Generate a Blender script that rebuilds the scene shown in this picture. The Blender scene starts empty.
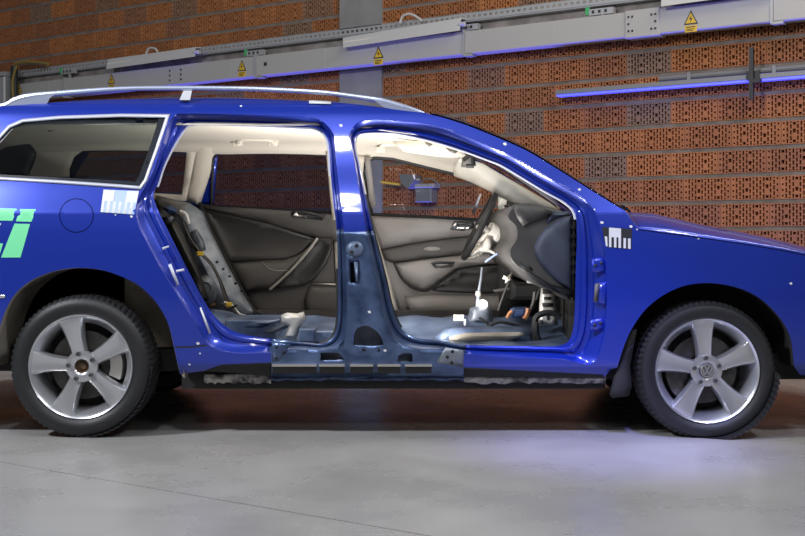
import bpy, bmesh, math, random
import numpy as np
from mathutils import Vector, Matrix
from mathutils.geometry import delaunay_2d_cdt

random.seed(7)
R = math.radians
scene = bpy.context.scene
COL = scene.collection

# ------------------------------------------------------------------ camera
D, F, CX, HY = 5.2, 1201.0, 402.5, 240.0      # distance to the car's side, focal length (px), principal x, horizon y
H = (438.6 - HY) / (F / D)                    # eye height
cam_d = bpy.data.cameras.new('camera')
cam_d.sensor_width = 36.0
cam_d.lens = F * 36.0 / 805.0
cam_d.shift_y = -(268.0 - HY) / 805.0
cam_d.clip_end = 200
cam = bpy.data.objects.new('camera', cam_d)
cam.location = (0, -D, H)
cam.rotation_euler = (R(90), 0, 0)
COL.objects.link(cam)
scene.camera = cam

# ------------------------------------------------------------------ world, lights, exposure
vs = scene.view_settings
vs.view_transform = 'Standard'
vs.look = 'None'
vs.gamma = 1.0
vs.exposure = 0.0
vs.use_curve_mapping = False
w = bpy.data.worlds.new('hall')
scene.world = w
w.use_nodes = True
w.node_tree.nodes['Background'].inputs[0].default_value = (0.92, 0.93, 1.0, 1)
w.node_tree.nodes['Background'].inputs[1].default_value = 0.12

def area(name, loc, target, energy, sx, sy, col, spread=180):
    l = bpy.data.lights.new(name, 'AREA')
    l.shape = 'ELLIPSE'; l.size = sx; l.size_y = sy
    l.energy = energy; l.color = col; l.spread = R(spread)
    o = bpy.data.objects.new(name, l)
    o.location = loc
    o.rotation_euler = (Vector(target) - Vector(loc)).to_track_quat('-Z', 'Y').to_euler()
    COL.objects.link(o)
    return o

def spot(name, loc, target, energy, size, blend, col, rad=0.1):
    l = bpy.data.lights.new(name, 'SPOT')
    l.energy = energy; l.color = col; l.spot_size = R(size); l.spot_blend = blend; l.shadow_soft_size = rad
    o = bpy.data.objects.new(name, l)
    o.location = loc
    o.rotation_euler = (Vector(target) - Vector(loc)).to_track_quat('-Z', 'Y').to_euler()
    COL.objects.link(o)
    return o

for _x, _e in ((-4.9, 420), (-0.55, 70), (2.9, 120)):
    area('hall_lamp_key', (_x, -3.1, 5.2), (_x * 0.2, 0, 0.3), _e, 0.7 if abs(_x) > 1 else 0.3, 0.35, (0.92, 0.95, 1.0))
for _x in (-0.95, 3.0):
    area('hall_lamp_front', (_x, -6.5, 4.4), (0, 0.5, 0.9), 34, 0.5, 0.6, (1.0, 0.95, 0.90))
area('hall_lamp_wall', (3.8, 0.6, 5.8), (0.5, 6.0, 2.4), 190, 4.0, 0.6, (1.0, 0.90, 0.76))
spot('hall_lamp_blue', (0.8, -3.0, 5.0), (0.88, -0.22, 0.0), 1900, 16, 1.0, (0.30, 0.30, 1.0), 0.15)

# ------------------------------------------------------------------ materials
def mat(name, col, rough=0.5, metal=0.0, coat=0.0, noise=None, bump=0.0, bscale=60.0, spec=0.5, emit=None, estr=0.0):
    m = bpy.data.materials.new(name)
    m.use_nodes = True
    nt = m.node_tree
    b = nt.nodes['Principled BSDF']
    b.inputs['Base Color'].default_value = (*col, 1)
    b.inputs['Roughness'].default_value = rough
    b.inputs['Metallic'].default_value = metal
    b.inputs['Coat Weight'].default_value = coat
    b.inputs['Coat Roughness'].default_value = 0.06
    b.inputs['Specular IOR Level'].default_value = spec
    if emit:
        b.inputs['Emission Color'].default_value = (*emit, 1)
        b.inputs['Emission Strength'].default_value = estr
    if noise or bump:
        tc = nt.nodes.new('ShaderNodeTexCoord')
        n = nt.nodes.new('ShaderNodeTexNoise')
        n.inputs['Detail'].default_value = 5
        nt.links.new(tc.outputs['Object'], n.inputs['Vector'])
        if noise:
            col2, sc = noise
            n.inputs['Scale'].default_value = sc
            r = nt.nodes.new('ShaderNodeValToRGB')
            r.color_ramp.elements[0].position = 0.35
            r.color_ramp.elements[1].position = 0.65
            r.color_ramp.elements[0].color = (*col, 1)
            r.color_ramp.elements[1].color = (*col2, 1)
            nt.links.new(n.outputs['Fac'], r.inputs['Fac'])
            nt.links.new(r.outputs['Color'], b.inputs['Base Color'])
        if bump:
            n2 = nt.nodes.new('ShaderNodeTexNoise')
            n2.inputs['Scale'].default_value = bscale
            n2.inputs['Detail'].default_value = 4
            nt.links.new(tc.outputs['Object'], n2.inputs['Vector'])
            bp = nt.nodes.new('ShaderNodeBump')
            bp.inputs['Strength'].default_value = bump
            bp.inputs['Distance'].default_value = 0.01
            nt.links.new(n2.outputs['Fac'], bp.inputs['Height'])
            nt.links.new(bp.outputs['Normal'], b.inputs['Normal'])
    return m

def glass(name, tint, gloss=0.06, rough=0.02):
    m = bpy.data.materials.new(name)
    m.use_nodes = True
    nt = m.node_tree
    nt.nodes.clear()
    out = nt.nodes.new('ShaderNodeOutputMaterial')
    mix = nt.nodes.new('ShaderNodeMixShader')
    tr = nt.nodes.new('ShaderNodeBsdfTransparent')
    gl = nt.nodes.new('ShaderNodeBsdfGlossy')
    lw = nt.nodes.new('ShaderNodeFresnel')
    lw.inputs['IOR'].default_value = 1.0 + gloss * 8
    tr.inputs['Color'].default_value = (*tint, 1)
    gl.inputs['Roughness'].default_value = rough
    gl.inputs['Color'].default_value = (0.9, 0.93, 1, 1)
    nt.links.new(lw.outputs[0], mix.inputs[0])
    nt.links.new(tr.outputs[0], mix.inputs[1])
    nt.links.new(gl.outputs[0], mix.inputs[2])
    nt.links.new(mix.outputs[0], out.inputs[0])
    return m

M = {}
M['paint'] = mat('blue_paint', (0.004, 0.028, 0.36), 0.34, 0.35, 1.0)
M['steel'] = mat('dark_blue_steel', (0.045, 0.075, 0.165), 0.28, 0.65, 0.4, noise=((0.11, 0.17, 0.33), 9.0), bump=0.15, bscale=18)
M['primer'] = mat('pale_blue_primer', (0.045, 0.07, 0.14), 0.38, 0.3, 0.2, noise=((0.15, 0.20, 0.30), 8.0), bump=0.2, bscale=12)
M['raw'] = mat('bare_sheet_metal', (0.26, 0.29, 0.33), 0.42, 0.45, noise=((0.12, 0.14, 0.18), 12.0), bump=0.25, bscale=22)
M['grime'] = mat('scraped_underbody', (0.03, 0.03, 0.035), 0.7, 0.1, noise=((0.42, 0.40, 0.38), 26.0), bump=0.6, bscale=60)
M['black'] = mat('black_rubber', (0.012, 0.012, 0.013), 0.6)
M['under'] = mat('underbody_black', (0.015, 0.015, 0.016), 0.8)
M['liner'] = mat('wheel_liner_dusty', (0.46, 0.42, 0.35), 0.9, noise=((0.26, 0.23, 0.19), 5.0), bump=0.3)
M['linerdark'] = mat('wheel_liner_dark', (0.018, 0.018, 0.018), 0.85, bump=0.3)
M['tyre'] = mat('tyre_rubber', (0.012, 0.0125, 0.0145), 0.5, bump=0.12, bscale=90)
M['alloy'] = mat('silver_alloy', (0.60, 0.61, 0.64), 0.30, 0.85, 0.2)
M['bolt'] = mat('bolt_steel', (0.16, 0.16, 0.17), 0.4, 0.7)
M['rust'] = mat('rusty_hub', (0.20, 0.12, 0.07), 0.7, 0.3, noise=((0.10, 0.07, 0.05), 40))
M['disc'] = mat('brake_disc', (0.10, 0.095, 0.09), 0.5, 0.5, noise=((0.05, 0.045, 0.042), 20))
M['chrome'] = mat('chrome', (0.82, 0.83, 0.86), 0.14, 1.0)
M['rail'] = mat('anodised_rail', (0.42, 0.47, 0.62), 0.34, 0.6, 0.3)
M['cream'] = mat('cream_headlining', (0.78, 0.73, 0.64), 0.85, bump=0.05, bscale=300)
M['seal'] = mat('pale_seal', (0.55, 0.58, 0.70), 0.55)
M['trimdark'] = mat('anthracite_trim', (0.060, 0.057, 0.055), 0.55, bump=0.06, bscale=400)
M['trimmid'] = mat('warm_grey_trim', (0.115, 0.108, 0.102), 0.55, bump=0.06, bscale=400)
M['trimlight'] = mat('light_grey_trim', (0.26, 0.245, 0.24), 0.55, bump=0.06, bscale=400)
M['trimblack'] = mat('black_trim', (0.016, 0.016, 0.017), 0.45)
M['capblue'] = mat('dash_end_grey', (0.050, 0.060, 0.095), 0.6)
M['silver'] = mat('silver_trim', (0.55, 0.53, 0.50), 0.3, 0.7)
M['white'] = mat('white_sticker', (0.66, 0.68, 0.72), 0.5)
M['stickpale'] = mat('pale_blue_sticker', (0.40, 0.52, 0.80), 0.5)
M['stickblack'] = mat('black_sticker', (0.012, 0.013, 0.02), 0.5)
M['green'] = mat('green_foil', (0.18, 0.72, 0.36), 0.45)
M['yellow'] = mat('yellow_plastic', (0.75, 0.50, 0.04), 0.5)
M['whiteplastic'] = mat('white_plastic', (0.72, 0.70, 0.66), 0.4)
M['zinc'] = mat('zinc_bracket', (0.60, 0.58, 0.54), 0.4, 0.4)
M['bluebox'] = mat('blue_box', (0.05, 0.09, 0.22), 0.4)
M['copper'] = mat('orange_cable', (0.50, 0.22, 0.10), 0.5)
M['gl_clear'] = glass('clear_glass', (0.90, 0.92, 0.92), 0.018)
M['gl_tint'] = glass('privacy_glass', (0.46, 0.50, 0.64), 0.025)
M['gl_quarter'] = glass('quarter_glass', (0.84, 0.88, 0.86), 0.05)
M['frit'] = mat('black_frit', (0.010, 0.014, 0.022), 0.25)
M['concrete'] = mat('concrete_column', (0.27, 0.265, 0.27), 0.85, noise=((0.22, 0.215, 0.215), 3.0), bump=0.2, bscale=30)
M['mortar'] = mat('mortar', (0.22, 0.185, 0.165), 0.95, noise=((0.15, 0.125, 0.11), 8.0), bump=0.4, bscale=50)
M['trunk'] = mat('light_grey_trunking', (0.43, 0.42, 0.415), 0.5)
M['galv'] = mat('galvanised', (0.40, 0.405, 0.42), 0.5, 0.25)
M['traydark'] = mat('dusty_cable_bed', (0.34, 0.31, 0.29), 0.8, noise=((0.20, 0.18, 0.165), 6.0))
M['signyel'] = mat('sign_yellow', (0.72, 0.46, 0.03), 0.5)
M['signblk'] = mat('sign_black', (0.02, 0.02, 0.02), 0.5)
M['hood'] = mat('white_reflector', (0.56, 0.555, 0.56), 0.45)
M['barblack'] = mat('black_bar', (0.02, 0.02, 0.022), 0.5)
M['tube'] = mat('blue_tube', (0.25, 0.28, 0.9), 0.4, emit=(0.07, 0.09, 1.0), estr=0.5)
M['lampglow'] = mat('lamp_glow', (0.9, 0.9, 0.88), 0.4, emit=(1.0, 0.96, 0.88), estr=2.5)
M['olive'] = mat('olive_cable', (0.26, 0.20, 0.05), 0.6)
M['galvdark'] = mat('grey_metal', (0.22, 0.225, 0.24), 0.5, 0.3)
M['trimrear'] = mat('rear_door_trim', (0.080, 0.075, 0.072), 0.5, bump=0.06, bscale=400)
M['trimrear2'] = mat('rear_door_insert', (0.045, 0.043, 0.042), 0.45, bump=0.06, bscale=400)
M['steel2'] = mat('blue_flange', (0.07, 0.11, 0.24), 0.4, 0.4, noise=((0.03, 0.04, 0.08), 30))
M['framesilver'] = mat('window_frame_silver', (0.62, 0.64, 0.74), 0.35, 0.35)
M['greenclip'] = mat('green_clip', (0.05, 0.40, 0.14), 0.5)

def brick_material():
    m = mat('perforated_brick', (0.4, 0.15, 0.07), 0.9)
    nt = m.node_tree
    b = nt.nodes['Principled BSDF']
    g = nt.nodes.new('ShaderNodeNewGeometry')
    oi = nt.nodes.new('ShaderNodeObjectInfo')
    add = nt.nodes.new('ShaderNodeMath'); add.operation = 'ADD'
    fr = nt.nodes.new('ShaderNodeMath'); fr.operation = 'FRACT'
    nt.links.new(oi.outputs['Random'], add.inputs[0])
    nt.links.new(g.outputs['Random Per Island'], add.inputs[1])
    nt.links.new(add.outputs[0], fr.inputs[0])
    ramp = nt.nodes.new('ShaderNodeValToRGB')
    cr = ramp.color_ramp
    cr.elements[0].position = 0.0; cr.elements[0].color = (0.36, 0.135, 0.046, 1)
    cr.elements[1].position = 1.0; cr.elements[1].color = (0.24, 0.150, 0.098, 1)
    for p, c in ((0.30, (0.43, 0.165, 0.056, 1)), (0.60, (0.35, 0.132, 0.048, 1)), (0.90, (0.30, 0.120, 0.052, 1)), (0.965, (0.25, 0.150, 0.095, 1))):
        e = cr.elements.new(p); e.color = c
    nt.links.new(fr.outputs[0], ramp.inputs[0])
    tc = nt.nodes.new('ShaderNodeTexCoord')
    n = nt.nodes.new('ShaderNodeTexNoise'); n.inputs['Scale'].default_value = 14; n.inputs['Detail'].default_value = 6
    nt.links.new(tc.outputs['Object'], n.inputs['Vector'])
    mx = nt.nodes.new('ShaderNodeMix'); mx.data_type = 'RGBA'; mx.blend_type = 'MULTIPLY'
    mx.inputs['Factor'].default_value = 0.55
    nt.links.new(ramp.outputs['Color'], mx.inputs['A'])
    nt.links.new(n.outputs['Color'], mx.inputs['B'])
    mp = nt.nodes.new('ShaderNodeMapRange')
    mp.inputs['From Min'].default_value = 0.3; mp.inputs['From Max'].default_value = 0.7
    mp.inputs['To Min'].default_value = 0.6; mp.inputs['To Max'].default_value = 1.15
    nt.links.new(n.outputs['Fac'], mp.inputs['Value'])
    nt.links.new(mp.outputs[0], mx.inputs['B'])
    nt.links.new(mx.outputs['Result'], b.inputs['Base Color'])
    return m
M['brick'] = brick_material()

def floor_material():
    m = mat('polished_concrete', (0.32, 0.32, 0.31), 0.3)
    nt = m.node_tree
    b = nt.nodes['Principled BSDF']
    tc = nt.nodes.new('ShaderNodeTexCoord')
    n1 = nt.nodes.new('ShaderNodeTexNoise'); n1.inputs['Scale'].default_value = 1.3; n1.inputs['Detail'].default_value = 7; n1.inputs['Roughness'].default_value = 0.6
    n2 = nt.nodes.new('ShaderNodeTexNoise'); n2.inputs['Scale'].default_value = 60; n2.inputs['Detail'].default_value = 3
    for n in (n1, n2):
        nt.links.new(tc.outputs['Object'], n.inputs['Vector'])
    r = nt.nodes.new('ShaderNodeValToRGB')
    r.color_ramp.elements[0].position = 0.3; r.color_ramp.elements[0].color = (0.265, 0.26, 0.252, 1)
    r.color_ramp.elements[1].position = 0.7; r.color_ramp.elements[1].color = (0.35, 0.345, 0.34, 1)
    nt.links.new(n1.outputs['Fac'], r.inputs[0])
    nt.links.new(r.outputs['Color'], b.inputs['Base Color'])
    mp = nt.nodes.new('ShaderNodeMapRange')
    mp.inputs['From Min'].default_value = 0.3; mp.inputs['From Max'].default_value = 0.7
    mp.inputs['To Min'].default_value = 0.20; mp.inputs['To Max'].default_value = 0.38
    nt.links.new(n1.outputs['Fac'], mp.inputs['Value'])
    nt.links.new(mp.outputs[0], b.inputs['Roughness'])
    bp = nt.nodes.new('ShaderNodeBump'); bp.inputs['Strength'].default_value = 0.05; bp.inputs['Distance'].default_value = 0.003
    nt.links.new(n2.outputs['Fac'], bp.inputs['Height'])
    nt.links.new(bp.outputs['Normal'], b.inputs['Normal'])
    return m
M['floor'] = floor_material()

# ------------------------------------------------------------------ helpers
def setp(o, parent):
    if parent is None:
        return
    o.parent = parent
    if parent.type == 'EMPTY':
        o.matrix_parent_inverse = Matrix.Translation(-parent.location)

def mesh_obj(name, verts, faces, m, parent=None, sharp=35, solid=0.0, soff=0.0, local=False):
    me = bpy.data.meshes.new(name)
    me.from_pydata([tuple(v) for v in verts], [], [tuple(f) for f in faces])
    me.validate()
    me.update()
    if sharp:
        for p in me.polygons:
            p.use_smooth = True
        me.set_sharp_from_angle(angle=R(sharp))
    if m is not None:
        me.materials.append(M[m])
    o = bpy.data.objects.new(name, me)
    COL.objects.link(o)
    if parent is not None:
        o.parent = parent
        if not local and parent.type == 'EMPTY':
            o.matrix_parent_inverse = Matrix.Translation(-parent.location)
    if solid:
        md = o.modifiers.new('thickness', 'SOLIDIFY')
        md.thickness = solid
        md.offset = soff
    return o

def empty(name, loc, label, cat, group=None):
    o = bpy.data.objects.new(name, None)
    o.location = loc
    o.empty_display_size = 0.1
    COL.objects.link(o)
    tag(o, label, cat, group)
    return o

def tag(o, label=None, cat=None, group=None, kind=None):
    if label: o['label'] = label
    if cat: o['category'] = cat
    if group: o['group'] = group
    if kind: o['kind'] = kind
    return o

class MB:
    def __init__(self):
        self.v = []; self.f = []
    def add(self, v, f):
        n = len(self.v)
        self.v += [Vector(p) for p in v]
        self.f += [tuple(i + n for i in q) for q in f]
        return self
    def hexa(self, c):      # 8 corners: bottom loop 0-3, top loop 4-7
        return self.add(c, [(3, 2, 1, 0), (4, 5, 6, 7), (0, 1, 5, 4), (1, 2, 6, 5), (2, 3, 7, 6), (3, 0, 4, 7)])
    def box(self, lo, hi, fn=None):
        x0, y0, z0 = lo; x1, y1, z1 = hi
        c = [(x0, y0, z0), (x1, y0, z0), (x1, y1, z0), (x0, y1, z0), (x0, y0, z1), (x1, y0, z1), (x1, y1, z1), (x0, y1, z1)]
        if fn: c = [fn(*p) for p in c]
        return self.hexa(c)
    def cbox(self, lo, hi, ch, fn=None):   # box with chamfered edges around the y axis face (front at y0)
        x0, y0, z0 = lo; x1, y1, z1 = hi
        a = [(x0 + ch, y0, z0 + ch), (x1 - ch, y0, z0 + ch), (x1 - ch, y0, z1 - ch), (x0 + ch, y0, z1 - ch)]
        b = [(x0, y0 + ch, z0), (x1, y0 + ch, z0), (x1, y0 + ch, z1), (x0, y0 + ch, z1)]
        c = [(x0, y1, z0), (x1, y1, z0), (x1, y1, z1), (x0, y1, z1)]
        v = a + b + c
        if fn: v = [fn(*p) for p in v]
        f = [(0, 1, 2, 3)]
        for k in range(4):
            j = (k + 1) % 4
            f += [(4 + k, 4 + j, j, k), (8 + k, 8 + j, 4 + j, 4 + k)]
        f += [(11, 10, 9, 8)]
        return self.add(v, f)
    def tube(self, pts, r, n=8, cap=True):
        pts = [Vector(p) for p in pts]
        rs = r if isinstance(r, (list, tuple)) else [r] * len(pts)
        ring = []
        up = Vector((0, 0, 1))
        prev = None
        for i, p in enumerate(pts):
            t = (pts[min(i + 1, len(pts) - 1)] - pts[max(i - 1, 0)]).normalized()
            if prev is None:
                a = t.cross(up)
                if a.length < 0.05: a = t.cross(Vector((1, 0, 0)))
                a.normalize()
            else:
                a = (prev - t * prev.dot(t)).normalized()
            prev = a
            b = t.cross(a)
            ring.append([p + (a * math.cos(2 * math.pi * k / n) + b * math.sin(2 * math.pi * k / n)) * rs[i] for k in range(n)])
        v = [q for rr in ring for q in rr]
        f = []
        for i in range(len(pts) - 1):
            for k in range(n):
                j = (k + 1) % n
                f.append((i * n + k, i * n + j, (i + 1) * n + j, (i + 1) * n + k))
        if cap:
            f.append(tuple(range(n - 1, -1, -1)))
            f.append(tuple((len(pts) - 1) * n + k for k in range(n)))
        return self.add(v, f)
    def lathe_y(self, prof, n=48, c=(0, 0, 0)):   # prof: (radius, y)
        v = []; f = []
        for r, y in prof:
            for k in range(n):
                a = 2 * math.pi * k / n
                v.append((c[0] + r * math.cos(a), c[1] + y, c[2] + r * math.sin(a)))
        for i in range(len(prof) - 1):
            for k in range(n):
                j = (k + 1) % n
                f.append((i * n + k, i * n + j, (i + 1) * n + j, (i + 1) * n + k))
        return self.add(v, f)
    def disc_y(self, r, y, n=32, c=(0, 0, 0)):
        v = [(c[0] + r * math.cos(2 * math.pi * k / n), c[1] + y, c[2] + r * math.sin(2 * math.pi * k / n)) for k in range(n)]
        return self.add(v, [tuple(range(n))])
    def build(self, name, m, parent=None, **kw):
        return mesh_obj(name, self.v, self.f, m, parent, **kw)

def cat_curve(P, per=6, closed=True):
    P = [Vector(p) for p in P]
    n = len(P)
    out = []
    segs = n if closed else n - 1
    for i in range(segs):
        if closed:
            a, b, c, d = P[(i - 1) % n], P[i], P[(i + 1) % n], P[(i + 2) % n]
        else:
            a, b, c, d = P[max(i - 1, 0)], P[i], P[i + 1], P[min(i + 2, n - 1)]
        for k in range(per):
            t = k / per
            out.append(0.5 * ((2 * b) + (c - a) * t + (2 * a - 5 * b + 4 * c - d) * t * t + (3 * b - a - 3 * c + d) * t ** 3))
    if not closed:
        out.append(P[-1])
    return out

def inside(pts, poly):
    x, y = pts[:, 0], pts[:, 1]
    res = np.zeros(len(pts), bool)
    n = len(poly)
    for i in range(n):
        x0, y0 = poly[i]; x1, y1 = poly[(i + 1) % n]
        if y0 == y1: continue
        c = ((y0 > y) != (y1 > y)) & (x < (x1 - x0) * (y - y0) / (y1 - y0) + x0)
        res ^= c
    return res

def dist_poly(pts, poly):
    best = np.full(len(pts), 1e9)
    n = len(poly)
    for i in range(n):
        a = np.array(poly[i]); b = np.array(poly[(i + 1) % n])
        ab = b - a
        L = (ab ** 2).sum()
        if L < 1e-12: continue
        t = np.clip(((pts - a) @ ab) / L, 0, 1)
        best = np.minimum(best, np.hypot(*(pts - (a + t[:, None] * ab)).T))
    return best

def fill(outline, holes=(), pitch=4.0, lines=()):
    loops = [[(float(p[0]), float(p[1])) for p in lp] for lp in [outline] + list(holes)]
    verts = []; edges = []
    for lp in loops:
        n0 = len(verts)
        verts += lp
        edges += [(n0 + i, n0 + (i + 1) % len(lp)) for i in range(len(lp))]
    for ln in lines:
        n0 = len(verts)
        verts += [(float(p[0]), float(p[1])) for p in ln]
        edges += [(n0 + i, n0 + i + 1) for i in range(len(ln) - 1)]
    o = np.array(loops[0])
    gx = np.arange(o[:, 0].min(), o[:, 0].max(), pitch)
    gy = np.arange(o[:, 1].min(), o[:, 1].max(), pitch)
    g = np.array([(x + (pitch * 0.5 if j % 2 else 0), y) for j, y in enumerate(gy) for x in gx])
    if len(g):
        k = inside(g, loops[0])
        for h in loops[1:]:
            k &= ~inside(g, h)
        g = g[k]
        for lp in loops:
            if len(g):
                g = g[dist_poly(g, lp) > pitch * 0.45]
        verts += [tuple(p) for p in g]
    r = delaunay_2d_cdt([Vector(p) for p in verts], edges, [], 0, 1e-6)
    V = np.array([(p.x, p.y) for p in r[0]])
    T = np.array([f for f in r[2]])
    c = V[T].mean(axis=1)
    k = inside(c, loops[0])
    for h in loops[1:]:
        k &= ~inside(c, h)
    return V, T[k]

def orient(verts, faces, want):
    """flip faces so that their normals lean towards `want`"""
    want = Vector(want)
    out = []
    for f in faces:
        a, b, c = (Vector(verts[f[i]]) for i in range(3))
        out.append(tuple(f) if (b - a).cross(c - a).dot(want) > 0 else tuple(reversed(f)))
    return out

# pixel -> place at a known depth Y behind the car's side plane
def PX(px, py, Y):
    d = D + Y
    return Vector(((px - CX) / F * d, Y, H - (py - HY) / F * d))

WID = 1.82
BZ = [(-0.2, 0.16), (0.20, 0.125), (0.255, 0.085), (0.305, 0.032), (0.33, 0.022), (0.50, 0.004), (0.66, 0.0), (0.80, 0.003), (0.90, 0.009), (0.982, 0.020),
      (1.00, 0.030), (1.09, 0.072), (1.20, 0.110), (1.30, 0.150), (1.40, 0.196), (1.44, 0.218), (1.475, 0.252), (1.50, 0.30), (1.6, 0.45)]
def pchip(P, n=16):
    X = np.array([p[0] for p in P]); Y = np.array([p[1] for p in P])
    h = np.diff(X); d = np.diff(Y) / h
    m = np.zeros(len(X)); m[0] = d[0]; m[-1] = d[-1]
    for k in range(1, len(X) - 1):
        m[k] = 0 if d[k - 1] * d[k] <= 0 else 2 * d[k - 1] * d[k] / (d[k - 1] + d[k])
    ox, oy = [], []
    for k in range(len(h)):
        for q in range(n):
            t = q / n
            ox.append(X[k] + t * h[k])
            oy.append((2 * t ** 3 - 3 * t * t + 1) * Y[k] + (t ** 3 - 2 * t * t + t) * h[k] * m[k] + (3 * t * t - 2 * t ** 3) * Y[k + 1] + (t ** 3 - t * t) * h[k] * m[k + 1])
    ox.append(X[-1]); oy.append(Y[-1])
    return ox, oy
kz = [i for i, q in enumerate(BZ) if q[0] == 0.982][0]
k0 = [i for i, q in enumerate(BZ) if q[0] == 0.305][0]
_x, _y = [], []
for part_ in (BZ[:k0 + 1], BZ[k0:kz + 1], BZ[kz:]):
    q = pchip(part_); _x += q[0]; _y += q[1]
bz_x, _u = np.unique(np.array(_x), return_index=True); bz_y = np.array(_y)[_u]
def base(x, z):
    y = float(np.interp(z, bz_x, bz_y))
    if x > 1.5: y += 0.17 * ((x - 1.5) / 0.77) ** 2
    if x < -1.55: y += 0.09 * ((-1.55 - x) / 0.9) ** 2
    return y
def base_normal(x, z):
    e = 0.006
    return Vector(((base(x + e, z) - base(x - e, z)) / (2 * e), -1.0, (base(x, z + e) - base(x, z - e)) / (2 * e))).normalized()
def S(px, py, extra=0.0):           # point on the near body side
    Y = 0.05
    for _ in range(6):
        p = PX(px, py, Y)
        Y = base(p.x, p.z) + extra
    return PX(px, py, Y)
def FS(px, py, extra=0.0):          # point on the far body side seen through the car; extra > 0 = towards the cabin
    Y = 1.7
    for _ in range(8):
        p = PX(px, py, Y)
        Y = WID - base(p.x, p.z) - extra
    return PX(px, py, Y)
def mir(p):
    return Vector((p[0], WID - p[1], p[2]))

def plate(name, poly, fn, m, parent, bulge=0.0, bw=10.0, thick=0.012, pitch=5.0, holes=(), smooth=0, power=0.5, solid=True, sharp=40, skin=False):
    """a panel piece outlined by poly (pixels), laid on fn(px, py, extra), thick and with a bulged face"""
    if smooth:
        poly = [(p.x, p.y) for p in cat_curve([(q[0], q[1], 0) for q in poly], smooth)]
    V, T = fill(poly, holes, pitch)
    d = dist_poly(V, poly)
    ex = bulge * np.clip(d / bw, 0, 1) ** power
    vs_ = [fn(V[i][0], V[i][1], float(ex[i])) for i in range(len(V))]
    fs = orient(vs_, [tuple(int(i) for i in t) for t in T], (0, -1, 0))
    if skin:       # follows the body's own curvature
        o = mesh_obj(name, vs_, fs, m, parent, sharp=0)
        for p in o.data.polygons: p.use_smooth = True
        o.data.normals_split_custom_set_from_vertices([base_normal(p.x, p.z) for p in vs_])
        return o
    return mesh_obj(name, vs_, fs, m, parent, sharp=sharp, solid=thick if solid else 0, soff=-1)

def atY(Y, sign=-1):
    return lambda px, py, e=0.0: PX(px, py, Y + sign * e)
def onS(lift=0.0):
    return lambda px, py, e=0.0: S(px, py, -lift - e)
def onF(inset):
    return lambda px, py, e=0.0: FS(px, py, inset + e)

# ================================================================== SETTING
# back wall: a plane turned to the car; near end at the right
ZR = F * 0.221 / 27.6
uu = Vector((1702.5 / F, -1.0, 0)).normalized()
nn = Vector((uu.y, -uu.x, 0))
A0 = Vector(((805 - CX) / F * ZR, ZR - D, 0))
def Wp(s, h, off=0.0):
    return A0 + uu * s + nn * off + Vector((0, 0, h))
def WPX(px, py, off=0.0):             # wall coordinates (s, h) hit by a pixel's ray, for the plane `off` in front of the wall
    d = Vector(((px - CX) / F, 1.0, -(py - HY) / F))
    o = Vector((0, -D, H))
    a = A0 + nn * off
    t = (a - o).dot(nn) / d.dot(nn)
    p = o + d * t
    return (p - A0).dot(uu), p.z
def wall_box(mb, s0, s1, h0, h1, o0, o1):
    return mb.box((s0, -o1, h0), (s1, -o0, h1), lambda x, y, z: Wp(x, z, -y))
# rotation that takes x->uu, y->-nn (into the wall), z->z
WROT = Matrix((uu, -nn, Vector((0, 0, 1)))).transposed()

# floor
joint = [PX(-500, 462 - 500 * 74 / 430.0, 0), PX(930, 536 + 500 * 74 / 430.0, 0)]
def floor_pt(px, py):
    d = H * F / (py - HY)
    return Vector(((px - CX) / F * d, d - D, 0))
j0, j1 = floor_pt(0, 462), floor_pt(430, 536)
jd = (j1 - j0).normalized()
jn = Vector((-jd.y, jd.x, 0))
JA, JB = j0 - jd * 12, j0 + jd * 14
fl = MB().box((-16, -9, -0.30), (14, 16, -0.02)).build('floor', 'mortar', None, sharp=0)
tag(fl, kind='structure')
def slab(name, side):
    a, b = JA + jn * (0.004 * side), JB + jn * (0.004 * side)
    far = jn * (30 * side)
    q = [a, b, b + far, a + far]
    # clip to the hall's rectangle
    def clip(poly, ax, lim, sg):
        out = []
        for i in range(len(poly)):
            p, r_ = poly[i], poly[(i + 1) % len(poly)]
            ip = (p[ax] - lim) * sg <= 0; ir = (r_[ax] - lim) * sg <= 0
            if ip: out.append(p)
            if ip != ir:
                t = (lim - p[ax]) / (r_[ax] - p[ax])
                out.append(p + (r_ - p) * t)
        return out
    for ax, lim, sg in ((0, -16, -1), (0, 14, 1), (1, -9, -1), (1, 16, 1)):
        q = clip(q, ax, lim, sg)
    n = len(q)
    v = [Vector((p.x, p.y, 0)) for p in q] + [Vector((p.x, p.y, -0.02)) for p in q]
    f = [tuple(range(n)), tuple(range(2 * n - 1, n - 1, -1))] + [(i, (i + 1) % n, n + (i + 1) % n, n + i) for i in range(n)]
    f = [f[0] if (v[1] - v[0]).cross(v[2] - v[1]).z > 0 else tuple(reversed(f[0]))] + f[1:]
    return mesh_obj(name, v, f, 'floor', fl, sharp=0)
slab('floor_slab', 1); slab('floor_slab', -1)

# wall backing, mortar beds, bricks
S_MIN, S_MAX, H_MAX = -17.0, 2.2, 6.2
wall = wall_box(MB(), S_MIN, S_MAX, -0.02, H_MAX, -0.35, -0.052).build('wall_back', 'mortar', None, sharp=0)
tag(wall, kind='structure')
CH = 0.221
H0 = H + (HY - 200.6) / F * ZR        # a bed joint's centre line
beds = [H0 + CH * k for k in range(-6, 24) if 0.0 < H0 + CH * k < H_MAX]
for z in beds:
    wall_box(MB(), S_MIN, S_MAX, z - 0.017, z + 0.017, -0.052, 0.0).build('mortar_bed', 'mortar', wall, sharp=0)

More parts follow.
